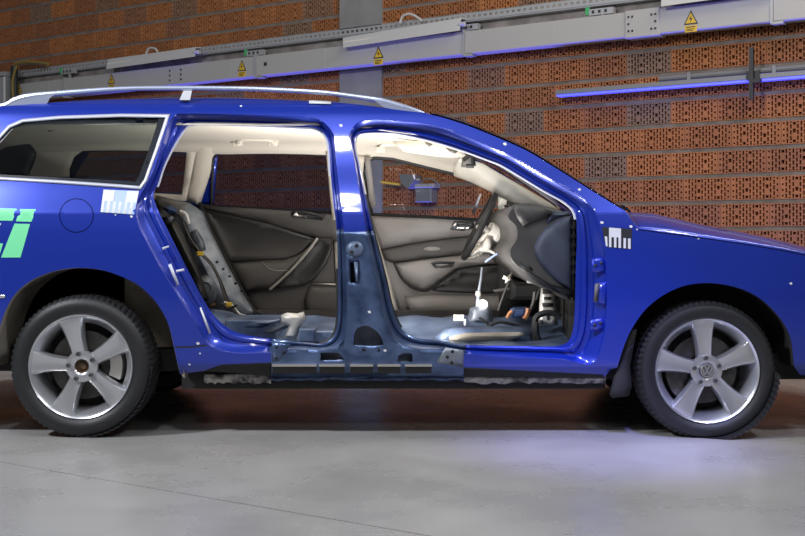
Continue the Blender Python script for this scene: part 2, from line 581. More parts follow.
BL, BH = 0.407, CH - 0.032
def brick_mesh(var):
    rnd = random.Random(var)
    mb = MB()
    x0, x1 = -BL / 2, BL / 2
    z0, z1 = -BH / 2, BH / 2
    yb, yf = 0.055, 0.0
    cols = []
    n = 14
    wcol = (BL - 0.012) / n
    x = x0 + 0.006
    big = {3, 9} if var % 2 else {4, 10}
    for c in range(n):
        a, b = x, x + wcol
        x = b
        hw = wcol * 0.25
        m = (a + b) / 2
        holes = []
        if c in big:
            zc = 0.012 if (c > 6) == (var % 2 == 0) else -0.014
            holes = [(z0 + 0.012, z0 + 0.034), (zc - 0.016, zc + 0.016), (z1 - 0.034, z1 - 0.012)]
            hw = wcol * 0.44
            holes = [(max(h0, z0 + .008), h1) for h0, h1 in holes]
        elif c in (0, n - 1):
            holes = [(z0 + 0.02, z0 + 0.034), (-0.03, -0.012), (0.018, 0.034), (z1 - 0.026, z1 - 0.012)]
        else:
            rows = 4
            pitch = BH / rows
            off = 0 if c % 2 else pitch / 2
            for r_ in range(-1, rows + 1):
                h0 = z0 + r_ * pitch + off + pitch * 0.13
                h1 = h0 + pitch * 0.74
                h0, h1 = max(h0, z0 + 0.007), min(h1, z1 - 0.007)
                if h1 - h0 > 0.006: holes.append((h0, h1))
        cols.append((a, b, m - hw, m + hw, holes))
    V, Fc = [], []
    def q(*p):
        i = len(V); V.extend(p); Fc.append(tuple(range(i, i + 4)))
    def fr(xa, xb, za, zb):
        q((xa, yf, za), (xb, yf, za), (xb, yf, zb), (xa, yf, zb))
    fr(x0, x0 + 0.006, z0, z1); fr(x1 - 0.006, x1, z0, z1)
    for a, b, ha, hb, holes in cols:
        fr(a, ha, z0, z1); fr(hb, b, z0, z1)
        z = z0
        for h0, h1 in holes:
            if h0 > z: fr(ha, hb, z, h0)
            yd = 0.045
            q((ha, yf, h0), (ha, yf, h1), (ha, yd, h1), (ha, yd, h0))
            q((hb, yf, h0), (hb, yd, h0), (hb, yd, h1), (hb, yf, h1))
            q((ha, yf, h0), (ha, yd, h0), (hb, yd, h0), (hb, yf, h0))
            q((ha, yf, h1), (hb, yf, h1), (hb, yd, h1), (ha, yd, h1))
            q((ha, yd, h0), (ha, yd, h1), (hb, yd, h1), (hb, yd, h0))
            z = h1
        fr(ha, hb, z, z1)
    q((x0, yf, z0), (x0, yb, z0), (x1, yb, z0), (x1, yf, z0))
    q((x0, yf, z1), (x1, yf, z1), (x1, yb, z1), (x0, yb, z1))
    q((x0, yf, z0), (x0, yf, z1), (x0, yb, z1), (x0, yb, z0))
    q((x1, yf, z0), (x1, yb, z0), (x1, yb, z1), (x1, yf, z1))
    # weld so that one brick is one island
    bm = bmesh.new()
    bv = [bm.verts.new(p) for p in V]
    for f in Fc: bm.faces.new([bv[i] for i in f])
    bmesh.ops.remove_doubles(bm, verts=bm.verts, dist=1e-5)
    me = bpy.data.meshes.new('brick')
    bm.to_mesh(me); bm.free()
    me.materials.append(M['brick'])
    return me
brick_meshes = [brick_mesh(k) for k in range(4)]
bd = [(np.array([v.co[:] for v in me.vertices]), [tuple(p.vertices) for p in me.polygons]) for me in brick_meshes]

roofline = [(-400, 106), (0, 107), (100, 101), (200, 99), (260, 100), (320, 102.5), (350, 104.5), (400, 110.5), (430, 114), (460, 123), (490, 134.5), (520, 147.5), (540, 158.4),
            (580, 183.7), (605, 199), (652, 214), (702, 225), (753, 235), (805, 247), (1300, 400)]
rl_x = [p[0] for p in roofline]; rl_y = [p[1] for p in roofline]
spots = []
for bi, z in enumerate(beds[:-1]):
    zc = z + CH / 2
    s = S_MIN + (0.5 if bi % 2 else 0.27) * (BL + 0.003) + random.uniform(-0.03, 0.03)
    while s < S_MAX - BL / 2:
        p = Wp(s, zc, 0.008)
        dd = p.y + D
        if dd > 1:
            px = CX + p.x / dd * F
            top = HY - (zc + BH / 2 - H) / dd * F
            bot = HY - (zc - BH / 2 - H) / dd * F
            half = BL / 2 * F / dd * 0.9
            roof = float(np.interp(px, rl_x, rl_y))
            vis = 0
            if -half < px < 805 + half and bot > 0 and top < 536:
                if top < roof:
                    vis = 2
                elif (362 < px < 500 and top < 219) or (210 < px < 330 and 125 < top < 210):
                    vis = 1
            spots.append((vis, dd, s, zc))
        s += BL + 0.003
order = sorted(range(len(spots)), key=lambda i: (-spots[i][0], spots[i][1]))
rest_v, rest_f = [], []
nsingle = 0
for rank, i in enumerate(order):
    vis, dd, s, zc = spots[i]
    k = random.randrange(4)
    flip = random.random() < 0.5
    off = 0.006 + random.uniform(-0.002, 0.003)
    if vis and nsingle < 298:
        nsingle += 1
        o = bpy.data.objects.new('brick', brick_meshes[k])
        COL.objects.link(o)
        o.matrix_world = Matrix.Translation(Wp(s, zc, off)) @ WROT.to_4x4()
        o.parent = wall
    else:
        v, f = bd[k]
        if dd > 19 or zc > 5.2:
            continue
        n0 = len(rest_v)
        for c in v:
            rest_v.append(Wp(s + c[0], zc + c[2], off - c[1]))
        rest_f += [tuple(a + n0 for a in q) for q in f]
o = mesh_obj('brick_courses', rest_v, rest_f, 'brick', wall, sharp=0)
o['kind'] = 'stuff'

# unseen blue light added behind the car to tint the trunking's underside
_l = bpy.data.lights.new('added_blue_light', 'AREA'); _l.shape = 'RECTANGLE'; _l.size = 9.0; _l.size_y = 0.10; _l.energy = 42; _l.color = (0.14, 0.14, 1.0); _l.spread = R(40)
_o = bpy.data.objects.new('added_blue_light', _l); COL.objects.link(_o)
_o.matrix_world = Matrix.Translation(Wp(-3.6, 0.12, 0.15)) @ Matrix((uu, nn, uu.cross(nn))).transposed().to_4x4() if uu.cross(nn).z < 0 else Matrix.Translation(Wp(-3.6, 0.12, 0.15)) @ Matrix((uu, -nn, uu.cross(-nn))).transposed().to_4x4()
# concrete column
s0, _ = WPX(339.5, 50, 0.03); s1, _ = WPX(381.5, 50, 0.03)
colm = wall_box(MB(), s0, s1, 0.0, H_MAX, -0.04, 0.03).build('concrete_column', 'concrete', None, sharp=0)
tag(colm, 'smooth grey concrete column set into the perforated brick wall', 'column')

# ------------------------------------------------------------------ busbar trunking along the wall
TO = 0.20      # front face in front of the wall
_, tb = WPX(805, 18.4, TO)
_, tt = WPX(805, -9.0, TO)
TRB, TRT = tb, tt
trk = empty('cable_trunking', Wp(-4, TRB, 0.1), 'long light grey metal trunking with warning signs running along the brick wall', 'trunking')
edges_px = [-120, 64, 255.5, 464, 772, 1000]
es = [WPX(x, 50, TO)[0] for x in edges_px]
for a, b in zip(es[:-1], es[1:]):
    g = 0.006
    mb = MB().cbox((a + g, -TO, TRB), (b - g, -0.06, TRT), 0.008, lambda x, y, z: Wp(x, z, -y))
    seg = mb.build('trunking_segment', 'trunk', trk, sharp=30)
    L = b - a
    k = 1
    while k * 0.9 < L - 0.3:
        wall_box(MB(), a + k * 0.9, a + k * 0.9 + 0.05, TRB + 0.02, TRT - 0.02, TO - 0.001, TO + 0.003).build('rib', 'trunk', seg, sharp=0)
        k += 1
for s_ in es[1:-1]:
    wall_box(MB(), s_ - 0.010, s_ + 0.010, TRB - 0.014, TRT + 0.012, 0.06, TO + 0.012).build('joint_clamp', 'galv', trk, sharp=0)
    wall_box(MB(), s_ - 0.01, s_ + 0.09, TRB - 0.020, TRB - 0.001, 0.12, TO + 0.004).build('joint_foot', 'galv', trk, sharp=0)
# splice cover
a, b = WPX(625.5, 30, TO)[0], WPX(660, 30, TO)[0]
cov = MB().cbox((a, -TO - 0.014, TRB - 0.012), (b, -0.06, TRT + 0.008), 0.006, lambda x, y, z: Wp(x, z, -y)).build('splice_cover', 'trunk', trk, sharp=30)
for xx in (a + 0.035, a + 0.07, b - 0.07, b - 0.035):
    for hz in (0.22, 0.5, 0.78):
        if xx in (a + 0.07, b - 0.07) and hz == 0.5: continue
        z = TRB + (TRT - TRB) * hz
        wall_box(MB(), xx - 0.008, xx + 0.008, z - 0.008, z + 0.008, TO + 0.013, TO + 0.020).build('bolt', 'signblk', cov, sharp=0)
for px in (170, 181):
    a = WPX(px, 70, TO)[0]
    for hz in (0.25, 0.5, 0.75):
        z = TRB + (TRT - TRB) * hz
        wall_box(MB(), a - 0.010, a + 0.010, z - 0.010, z + 0.010, TO, TO + 0.006).build('bolt', 'signblk', trk, sharp=0)
a, h_ = WPX(265.5, 64, TO)
wall_box(MB(), a - 0.018, a + 0.018, h_ - 0.018, h_ + 0.018, TO, TO + 0.005).build('cable_hole_plug', 'signblk', trk, sharp=0)
def prism(mb, pts, o0, o1):
    n = len(pts)
    v = [Wp(s, h, o1) for s, h in pts] + [Wp(s, h, o0) for s, h in pts]
    f = [tuple(range(n)), tuple(range(2 * n - 1, n - 1, -1))] + [(n + i, n + (i + 1) % n, (i + 1) % n, i) for i in range(n)]
    return mb.add(v, f)
for px, py, k in ((19, 90, 1), (111.5, 81, 1), (242, 68, 1), (378.5, 55, 1), (691, 20.5, 1)):
    a, hc = WPX(px, py, TO)
    hw, hh = 0.052, 0.095
    sg = wall_box(MB(), a - hw, a + hw, hc - hh, hc - 0.040, TO, TO + 0.003).build('warning_sign', 'signyel', trk, sharp=0)
    sg['label'] = 'yellow high-voltage warning sticker'
    for r_, (z0, z1) in enumerate(((0.050, 0.058), (0.068, 0.074), (0.080, 0.086))):
        wall_box(MB(), a - hw * 0.75, a + hw * (0.75 - 0.2 * r_), hc - z1, hc - z0, TO + 0.003, TO + 0.004).build('print_line', 'signblk', sg, sharp=0)
    prism(MB(), [(a - 0.062, hc - 0.032), (a + 0.062, hc - 0.032), (a, hc + 0.085)], TO, TO + 0.003).build('triangle_border', 'signblk', sg, sharp=0)
    prism(MB(), [(a - 0.047, hc - 0.022), (a + 0.047, hc - 0.022), (a, hc + 0.066)], TO + 0.003, TO + 0.004).build('triangle_field', 'signyel', sg, sharp=0)
    prism(MB(), [(a + 0.006, hc + 0.043), (a - 0.016, hc + 0.008), (a - 0.001, hc + 0.009), (a - 0.006, hc - 0.018), (a + 0.015, hc + 0.019), (a + 0.002, hc + 0.018)], TO + 0.004, TO + 0.005).build('lightning_bolt', 'signblk', sg, sharp=0)

# ------------------------------------------------------------------ cable tray above the trunking
KO = 0.14
tray = empty('cable_tray', Wp(-4, TRT + 0.2, 0.1), 'perforated galvanised cable tray with dusty bed above the trunking', 'cable tray')
_, kt = WPX(230, 44.0, KO); _, kb = WPX(230, 50.0, KO)
wall_box(MB(), WPX(-120, 60, 0.05)[0], WPX(1000, 0, 0.05)[0], TRT + 0.02, kb, 0.0, 0.06).build('tray_bed', 'traydark', tray, sharp=0)
def perf_strip(sa, sb, ha, hb, o0, o1, pitch):
    """strip with a row of punched slots"""
    mb = MB()
    n = int((sb - sa) / pitch)
    h1, h2 = ha + (hb - ha) * 0.36, ha + (hb - ha) * 0.72
    wall_box(mb, sa, sb, ha, h1, o0, o1)
    wall_box(mb, sa, sb, h2, hb, o0, o1)
    for k in range(n):
        wall_box(mb, sa + k * pitch, sa + k * pitch + pitch * 0.45, h1, h2, o0, o1)
    return mb
st = perf_strip(WPX(-120, 60, KO)[0], WPX(1000, 0, KO)[0], kb, kt, KO - 0.008, KO, 0.06).build('perforated_rail', 'galv', tray, sharp=0)
wall_box(MB(), WPX(-120, 60, KO)[0], WPX(1000, 0, KO)[0], kb - 0.012, kb, 0.0, KO - 0.008).build('tray_shelf', 'galv', tray, sharp=0)
wall_box(MB(), WPX(-120, 60, KO)[0], WPX(1000, 0, KO)[0], kb - 0.020, kb + 0.10, 0.0, 0.03).build('tray_back', 'traydark', tray, sharp=0)
for px, py in ((68, 71), (255, 53), (468, 29), (602, 11)):
    a, hc = WPX(px, py, KO + 0.03)
    br = MB()
    hc = max(hc, TRT + 0.045)
    wall_box(br, a - 0.13, a + 0.10, hc - 0.03, hc + 0.025, KO - 0.03, KO + 0.02)
    b_ = br.build('hanger_bracket', 'galv', tray, sharp=0)
    for q in (-0.09, -0.03, 0.03):
        wall_box(MB(), a + q - 0.012, a + q + 0.012, hc - 0.014, hc + 0.012, KO + 0.02, KO + 0.023).build('slot', 'signblk', b_, sharp=0)
    wall_box(MB(), a - 0.012, a + 0.012, TRT + 0.001, hc - 0.02, KO - 0.01, KO + 0.014).build('hanger_bolt', 'galv', b_, sharp=0)
    wall_box(MB(), a - 0.165, a - 0.13, hc - 0.02, hc + 0.045, KO, KO + 0.022).build('clip', 'greenclip', b_, sharp=0)

# ------------------------------------------------------------------ tilted white reflector hoods (lamp housings)
def hood(p_tl, p_bl, p_br, p_tr, lab, hook=None):
    off = 0.26
    c = [WPX(*p, off) for p in (p_tl, p_bl, p_br, p_tr)]
    e = empty('lamp_hood', Wp(c[1][0], c[1][1], off), lab, 'lamp', 'white lamp hoods above the trunking')
    def at_(i, o): return Wp(c[i][0], c[i][1], o)
    top, bot = off - 0.03, off + 0.03
    v = [at_(0, top), at_(1, bot), at_(2, bot), at_(3, top)]
    v += [p - nn * 0.012 + Vector((0, 0, 0.004)) for p in v]
    mb = MB().add(v, [(0, 1, 2, 3), (7, 6, 5, 4), (0, 4, 5, 1), (1, 5, 6, 2), (2, 6, 7, 3), (3, 7, 4, 0)])
    mb.build('front_sheet', 'hood', e, sharp=0)
    mb = MB()
    a, b = at_(0, top), at_(3, top)
    back = nn * -0.09 + Vector((0, 0, 0.012))
    v = [a, b, b + back, a + back]
    v += [p - Vector((0, 0, 0.012)) for p in v]
    mb.add(v, [(0, 1, 2, 3), (7, 6, 5, 4), (0, 4, 5, 1), (1, 5, 6, 2), (2, 6, 7, 3), (3, 7, 4, 0)])
    mb.build('top_sheet', 'hood', e, sharp=0)
    r_ = at_(3, top); q = at_(2, bot)
    mb = MB()
    m_ = (r_ + q) / 2 + uu * 0.0
    mb.tube([m_ - nn * 0.08, m_ + nn * 0.005, m_ + nn * 0.005 + uu * 0.06], 0.018, 6)
    mb.build('end_clip', 'hood', e)
    l_ = at_(0, top) * 0.5 + at_(1, bot) * 0.5
    (MB().tube([l_ - nn * 0.02, l_ - nn * 0.02 + (q - at_(1, bot)) * 0.98 - Vector((0, 0, 0.02))], 0.022, 8)).build('lamp_tube', 'whiteplastic', e)
    if hook:
        pts = [Vector(Wp(*WPX(px, py, 0.2), 0.2)) for px, py in hook]
        MB().tube(cat_curve(pts, 5, False), 0.012, 6).build('cable_loop', 'hood', e)
    return e
hood((106, 59), (108, 69.5), (196, 57), (193, 46.8), 'white tilted lamp hood hung on the tray between first and second warning sign', ((146, 54), (149, 48.5), (155, 48.5), (158, 52.5)))
hood((341, 37.5), (345, 48.2), (461, 31), (459, 17.3), 'white tilted lamp hood crossing in front of the concrete column', ((400, 23), (403, 16), (410, 14), (417, 17), (422, 21)))
hood((660, -8), (662.5, 7), (775, -8), (772, -22), 'white tilted lamp hood above the trunking splice cover')

# ------------------------------------------------------------------ blue tube lamp below the trunking, with bar
tl = empty('tube_lamp', Wp(*WPX(690, 88, 0.1), 0.1), 'long slim grey tube lamp with a glowing blue underside on the brick wall', 'lamp')
sA, hA = WPX(557, 95, 0.12); sB, hB = WPX(830, 74.5, 0.12)
hm = (hA + hB) / 2
hA_ = WPX(805, 76, 0.12)[1]
wall_box(MB(), sA, sB, hA_ + 0.006, hA_ + 0.042, 0.05, 0.15).build('housing', 'galvdark', tl, sharp=0)
wall_box(MB(), sA + 0.005, sB, hA_ - 0.014, hA_ + 0.005, 0.06, 0.14).build('light_strip', 'tube', tl, sharp=0)
cd = empty('conduit', Wp(*WPX(730, 75, 0.04), 0.04), 'short grey conduit fixed to the wall just above the tube lamp', 'pipe')
hC = WPX(805, 67, 0.04)[1]
MB().tube([Wp(WPX(660, 81, 0.04)[0], hC, 0.04), Wp(WPX(830, 64, 0.04)[0], hC, 0.04)], 0.024, 10).build('pipe', 'galvdark', cd)
for px in (690, 775):
    a = WPX(px, 75, 0.04)[0]
    wall_box(MB(), a - 0.015, a + 0.015, hC - 0.03, hC + 0.03, 0.011, 0.07).build('clip', 'galvdark', cd, sharp=0)
hb = empty('hanger_bar', Wp(*WPX(750.5, 99, 0.2), 0.2), 'black vertical hanger bar clamped to the tube lamp', 'bracket')
a, h1 = WPX(750.5, 47, 0.2); _, h2 = WPX(750.5, 99, 0.2)
wall_box(MB(), a - 0.017, a + 0.017, h2, h1, 0.16, 0.19).build('bar', 'barblack', hb, sharp=0)
wall_box(MB(), a - 0.05, a + 0.06, hA_ + 0.0, hA_ + 0.07, 0.151, 0.162).build('clamp', 'barblack', hb, sharp=0)
wall_box(MB(), a + 0.02, a + 0.075, hA_ - 0.03, hA_ + 0.0, 0.151, 0.20).build('clamp_knob', 'barblack', hb, sharp=0)

# junction at the far end: box, pipe, cable
jb = empty('junction_box', Wp(*WPX(4, 92, 0.2), 0.2), 'grey metal end box beside the dark pipe at the trunking end', 'box')
a, h1 = WPX(-8, 78, 0.3); b, h2 = WPX(7, 99, 0.3)
MB().cbox((a, -0.34, h2 - 0.2), (b, -0.21, h1), 0.015, lambda x, y, z: Wp(x, z, -y)).build('body', 'galv', jb)
wall_box(MB(), a - 0.02, b + 0.02, h1, h1 + 0.05, 0.20, 0.36).build('lid', 'galv', jb, sharp=0)
dp = empty('dark_pipe', Wp(*WPX(14, 100, 0.3), 0.3), 'dark vertical pipe with a yellow cable tie beside the grey box', 'pipe')
a, h1 = WPX(13, 66, 0.3)
MB().tube([Wp(a, h1, 0.28), Wp(a, h1 - 0.9, 0.28)], 0.045, 10).build('pipe', 'barblack', dp)
MB().tube(cat_curve([Wp(*WPX(x, y, 0.34), 0.34) for x, y in ((17, 66), (14.5, 72), (12.5, 82), (13, 98))], 5, False), 0.014, 6).build('cable', 'olive', dp)
cb = empty('cable_bundle', Wp(*WPX(35, 64, 0.2), 0.2), 'small tangle of yellow and red cable ends lying on the tray', 'cable')
MB().tube(cat_curve([Wp(*WPX(x, y, 0.18), 0.18) for x, y in ((15, 64), (25, 62), (38, 63), (48, 64))], 5, False), 0.022, 6).build('cable', 'olive', cb)
MB().tube(cat_curve([Wp(*WPX(x, y, 0.2), 0.2) for x, y in ((20, 66), (30, 64.5), (40, 65), (46, 66))], 5, False), 0.022, 6).build('cable', 'rust', cb)
# ================================================================== CAR
car = empty('estate_car', (0.0, WID / 2, 0.0), 'blue estate car with two side doors removed and the stripped cabin laid open', 'car')

# ---------- door openings: (inner edge, outer edge) pairs in pixels
REAR = [((186, 127), (173, 116)), ((175, 143), (163, 138)), ((164, 165), (155, 165)), ((158, 183), (147, 183)), ((154, 192), (139.5, 196)), ((153.5, 199), (135.5, 209)),
        ((159, 213), (138, 225)), ((170, 235), (147, 243)), ((186, 267), (160, 267)), ((204, 301), (181, 301)), ((217, 319), (195, 324)), ((231, 330), (209, 345)),
        ((246, 335), (232, 353)), ((272, 339), (268, 353)), ((300, 342), (300, 349)), ((320, 343.7), (325, 350)), ((331, 339), (341, 343)), ((337, 327), (345.5, 328)),
        ((338.5, 305), (347, 305)), ((338, 262), (346, 262)), ((337, 230), (344, 230)), ((334, 205), (341.5, 205)), ((331, 175), (338, 175)), ((329.5, 150), (335.5, 150)),
        ((326, 136), (333, 133)), ((316, 128.5), (319, 119.5)), ((300, 127), (300, 116.5)), ((260, 125), (260, 115)), ((210, 123.5), (210, 113.5)), ((195, 124), (186, 113.5))]
FRONT = [((356, 137), (349.5, 135)), ((362, 133), (357, 123.5)), ((382, 132), (372, 119.5)), ((400, 133.5), (398, 120.5)), ((430, 140), (434, 125)), ((460, 149), (466, 136)),
         ((490, 160), (497, 149)), ((504, 166), (512, 156)), ((543, 189.5), (553, 180)), ((564, 201.5), (580, 196)), ((575, 213), (594, 210)), ((577, 235), (600.5, 232)),
         ((576, 269), (607, 262)), ((574.5, 320), (607, 315)), ((570, 339), (603, 342)), ((562, 345), (592, 364)), ((545, 346.5), (560, 359)), ((500, 346), (505, 357)),
         ((466, 345), (466, 354)), ((440, 341), (440, 350)), ((415, 337.6), (418, 349)), ((401, 328), (396, 342)), ((391.6, 307), (384, 318)), ((386, 282), (378, 287)),
         ((380, 258), (372, 261)), ((371.5, 225), (365, 226)), ((365, 195), (360, 196)), ((359, 165), (355, 165)), ((355, 148), (351.5, 148))]
PER = 6
def split_pairs(P):
    inn = [(p.x, p.y) for p in cat_curve([(a[0], a[1], 0) for a, b in P], PER)]
    out = [(p.x, p.y) for p in cat_curve([(b[0], b[1], 0) for a, b in P], PER)]
    return inn, out
r_in, r_out = split_pairs(REAR)
f_in, f_out = split_pairs(FRONT)

STEPS = [(0.0, 0.0), (0.03, 0.22), (0.08, 0.30), (0.40, 0.55), (0.46, 0.78), (0.62, 0.84), (0.68, 0.72), (0.80, 0.70), (0.86, 0.95), (0.98, 1.0), (1.0, 1.0), (1.0, 1.30)]
DEPTH = 0.085
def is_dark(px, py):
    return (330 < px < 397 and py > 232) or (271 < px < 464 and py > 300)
def ring(inn, out, name):
    N = len(inn)
    grid = []
    for t, dp in STEPS:
        row = []
        for k in range(N):
            x = out[k][0] + (inn[k][0] - out[k][0]) * t
            y = out[k][1] + (inn[k][1] - out[k][1]) * t
            row.append((S(x, y, dp * DEPTH), x, y))
        grid.append(row)
    v = [c[0] for row in grid for c in row]
    fa, fb = [], []
    for i in range(len(STEPS) - 1):
        for k in range(N):
            j = (k + 1) % N
            f = (i * N + k, i * N + j, (i + 1) * N + j, (i + 1) * N + k)
            cx = (grid[i][k][1] + grid[i + 1][j][1]) / 2; cy = (grid[i][k][2] + grid[i + 1][j][2]) / 2
            (fb if is_dark(cx, cy) else fa).append(f)
    mesh_obj(name, v, fa, 'paint', car, sharp=38, solid=0.003, soff=0)
    mesh_obj(name + '_cut', v, fb, 'steel', car, sharp=38, solid=0.003, soff=0)
ring(r_in, r_out, 'rear_door_frame')
ring(f_in, f_out, 'front_door_frame')

# ---------- near body side
arch_f = [(794, 366), (791, 340), (784, 324), (774, 311), (760, 298.5), (743, 289.5), (724, 284.5), (703, 283), (682, 286.5), (662, 296), (645, 310), (632, 328.5), (624, 346), (617, 368)]
arch_r = [(180, 374), (174, 347), (168, 323), (158, 305), (147, 292.5), (135, 283), (120, 276), (104, 270.5), (86, 268), (68, 268.5), (48, 273), (28, 282.5), (13, 297), (3, 317), (-3, 340), (-6, 366)]
def sm(P, per=4):
    return [(p.x, p.y) for p in cat_curve([(a, b, 0) for a, b in P], per, False)]
arch_fs, arch_rs = sm(arch_f), sm(arch_r)
top = sm([(-182, 250), (-168, 205), (-150, 178), (-122, 146), (-88, 120), (-50, 110.5), (0, 106.5), (50, 103), (100, 100.5), (200, 99), (260, 100), (320, 102.5), (350, 104.5), (400, 110.5), (430, 114.5),
          (460, 123), (490, 134.5), (520, 147.5), (540, 158.4), (580.6, 183.7), (605, 199), (626, 211.5)], 4)
shut = sm([(638, 230), (668, 234), (698, 238), (753, 246), (805, 255.6), (850, 268), (885, 287), (902, 312)], 4)
side = top + shut + [(904, 345), (893, 378), (845, 378), (800, 375)] + arch_fs + [(611, 369), (604, 378), (464, 377), (272, 376.5), (225, 372.5), (204, 371)] + arch_rs + [(-30, 378), (-110, 380), (-165, 368), (-184, 320)]
GL = [(170, 114), (120, 113.7), (60, 115.7), (22, 119), (8, 125), (-14, 149), (-31, 171), (-27, 177.5), (0, 180.2), (60, 183.6), (120, 187.8), (141, 189.6), (147, 181), (158, 150)]
def dens(P, step=6.0):
    out = []
    for i in range(len(P)):
        a, b = P[i], P[(i + 1) % len(P)]
        n = max(1, int(math.hypot(b[0] - a[0], b[1] - a[1]) / step))
        out += [(a[0] + (b[0] - a[0]) * k / n, a[1] + (b[1] - a[1]) * k / n) for k in range(n)]
    return out
side = dens(side, 8)
GLd = dens(GL)
def circ(cx, cy, r, n=36, ry=None):
    return [(cx + r * math.cos(2 * math.pi * k / n), cy + (ry or r) * math.sin(2 * math.pi * k / n)) for k in range(n)]
HOLES = [GLd, circ(76.5, 215.5, 17.2),
         dens([(320.5, 353), (339, 353), (345.5, 360), (320.5, 360.5)], 4),                                       # sill slots and pillar holes
         dens([(398, 356), (403, 353.5), (412.5, 353.5), (412.5, 362), (398, 362)], 4),
         sm([(353.5, 343), (354.5, 333), (358, 328), (365, 326), (373, 328.5), (380, 335), (383, 343), (382, 345.5), (368, 346), (354, 345)], 2),
         dens([(350, 262), (358, 262), (358.5, 283), (350.5, 283)], 5),
         circ(364, 350.5, 2.6, 12, 1.4), circ(379, 350.5, 1.6, 10), circ(355.5, 244.5, 2.0, 10), circ(351, 252, 1.8, 10)]
LINES = [[(344.3, 232), (366.2, 232)], [(271, 353), (271, 376.5)], [(464, 354), (464, 377)], [(204, 370.9), (222, 364.5), (271, 362.5)], [(464, 367.5), (603.5, 374.5)]]
rr, ff = r_out, f_out
V, T = fill(side, [rr, ff] + HOLES, 4.0, LINES)
def crease(px, py):
    """pressed relief of the side panel"""
    e = 0.0
    if 346 < px < 400 and 260 < py < 330:     # shallow channel in the B pillar
        c = abs((px - (353.5 + (py - 262) * 0.26)) / 9.0)
        e += 0.012 * max(0.0, 1 - c ** 4)
    if 272 < px < 464 and 340 < py < 364:     # beads in the sill
        e += 0.008 * math.exp(-(((px - 368) ** 2 / 26 ** 2 + (py - 343) ** 2 / 13 ** 2) ** 0.5 - 1) ** 2 * 40)
    return e
verts = [S(x, y, crease(x, y)) for x, y in V]
tri = orient(verts, [tuple(int(i) for i in t) for t in T], (0, -1, 0))
fa, fb, fc = [], [], []
for t in tri:
    c = V[list(t)].mean(axis=0)
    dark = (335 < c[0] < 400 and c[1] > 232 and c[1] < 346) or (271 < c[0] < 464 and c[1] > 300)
    shade_ = (c[0] > 464 and c[0] < 605 and c[1] > 367.5 + (c[0] - 464) * 7 / 139.5) or (204 < c[0] < 271 and c[1] > (370.9 - (c[0] - 204) * 6.4 / 18 if c[0] < 222 else 364.5 - (c[0] - 222) * 2 / 49))
    (fb if dark else fc if shade_ else fa).append(t)
mesh_obj('sill_shade', verts, fc, 'under', car, sharp=30, solid=0.003, soff=-1)  # black faces stand for the shade on the sill's down-facing side
body = mesh_obj('body_side', verts, fa, 'paint', car, sharp=0)
for p_ in body.data.polygons: p_.use_smooth = True
body.data.normals_split_custom_set_from_vertices([base_normal(p_.x, p_.z) for p_ in verts])
pillar = mesh_obj('pillar_and_sill_section', verts, fb, 'steel', car, sharp=30, solid=0.003, soff=-1)
# dark box behind the pillar and sill holes
MB().box((-0.36, 0.12, 0.28), (0.27, 0.17, 0.385)).build('inner_sill', 'raw', car, sharp=0)
MB().box((-0.225, 0.13, 0.385), (-0.07, 0.16, 0.50)).build('inner_pillar_foot', 'raw', car, sharp=0)
MB().box((-0.245, 0.09, 0.62), (-0.175, 0.10, 0.80)).build('inner_pillar', 'under', car, sharp=0)

# fuel flap
plate('fuel_flap', circ(76.5, 215.5, 16.4), onS(0.0), 'paint', car, pitch=4, skin=True)
# quarter window: chrome frame, frit border, pane
def inset(poly, d):
    P = np.array(poly); n = len(P)
    c = P.mean(axis=0)
    out = []
    for i in range(n):
        a, b, e = P[i - 1], P[i], P[(i + 1) % n]
        n1 = np.array([-(b - a)[1], (b - a)[0]]); n1 = n1 / np.linalg.norm(n1)
        n2 = np.array([-(e - b)[1], (e - b)[0]]); n2 = n2 / np.linalg.norm(n2)
        m_ = n1 + n2
        m_ = m_ / max(np.dot(m_, n1), 0.5)
        q = b + m_ * d
        if not inside(np.array([q]), poly)[0] : q = b - m_ * d
        out.append(tuple(q))
    return out
def frame(name, outer, inner, lift, m, parent, thick=0.006):
    n = len(outer)
    v = [S(x, y, -lift) for x, y in outer] + [S((a[0] + b[0]) / 2, (a[1] + b[1]) / 2, -lift - 0.004) for a, b in zip(outer, inner)] + [S(x, y, -lift) for x, y in inner]
    f = []
    for i in range(n):
        j = (i + 1) % n
        f += [(i, j, n + j, n + i), (n + i, n + j, 2 * n + j, 2 * n + i)]
    f = orient(v, f, (0, -1, 0))
    return mesh_obj(name, v, f, m, parent, sharp=60, solid=thick, soff=-1)
g_in = inset(GL, 3.4)
qw = plate('quarter_window', dens(inset(GL, 2.0)), onS(-0.006), 'gl_quarter', car, thick=0.004, pitch=8)
frame('chrome_frame', dens(GL, 300), g_in, 0.004, 'framesilver', qw)
fr_in = [(159, 118), (120, 117.5), (60, 119.5), (25, 123), (14, 128), (-8, 152), (-22, 170), (-18, 173.5), (0, 174.5), (60, 177.5), (120, 181), (135.5, 182), (139, 176), (150, 146)]
g_out = inset(GL, 3.0)
n = len(g_out)
v = [S(x, y, 0.0045) for x, y in g_out] + [S(x, y, 0.0045) for x, y in fr_in]
mesh_obj('black_border', v, orient(v, [(i, (i + 1) % n, n + (i + 1) % n, n + i) for i in range(n)], (0, -1, 0)), 'frit', qw, sharp=0, solid=0.001)

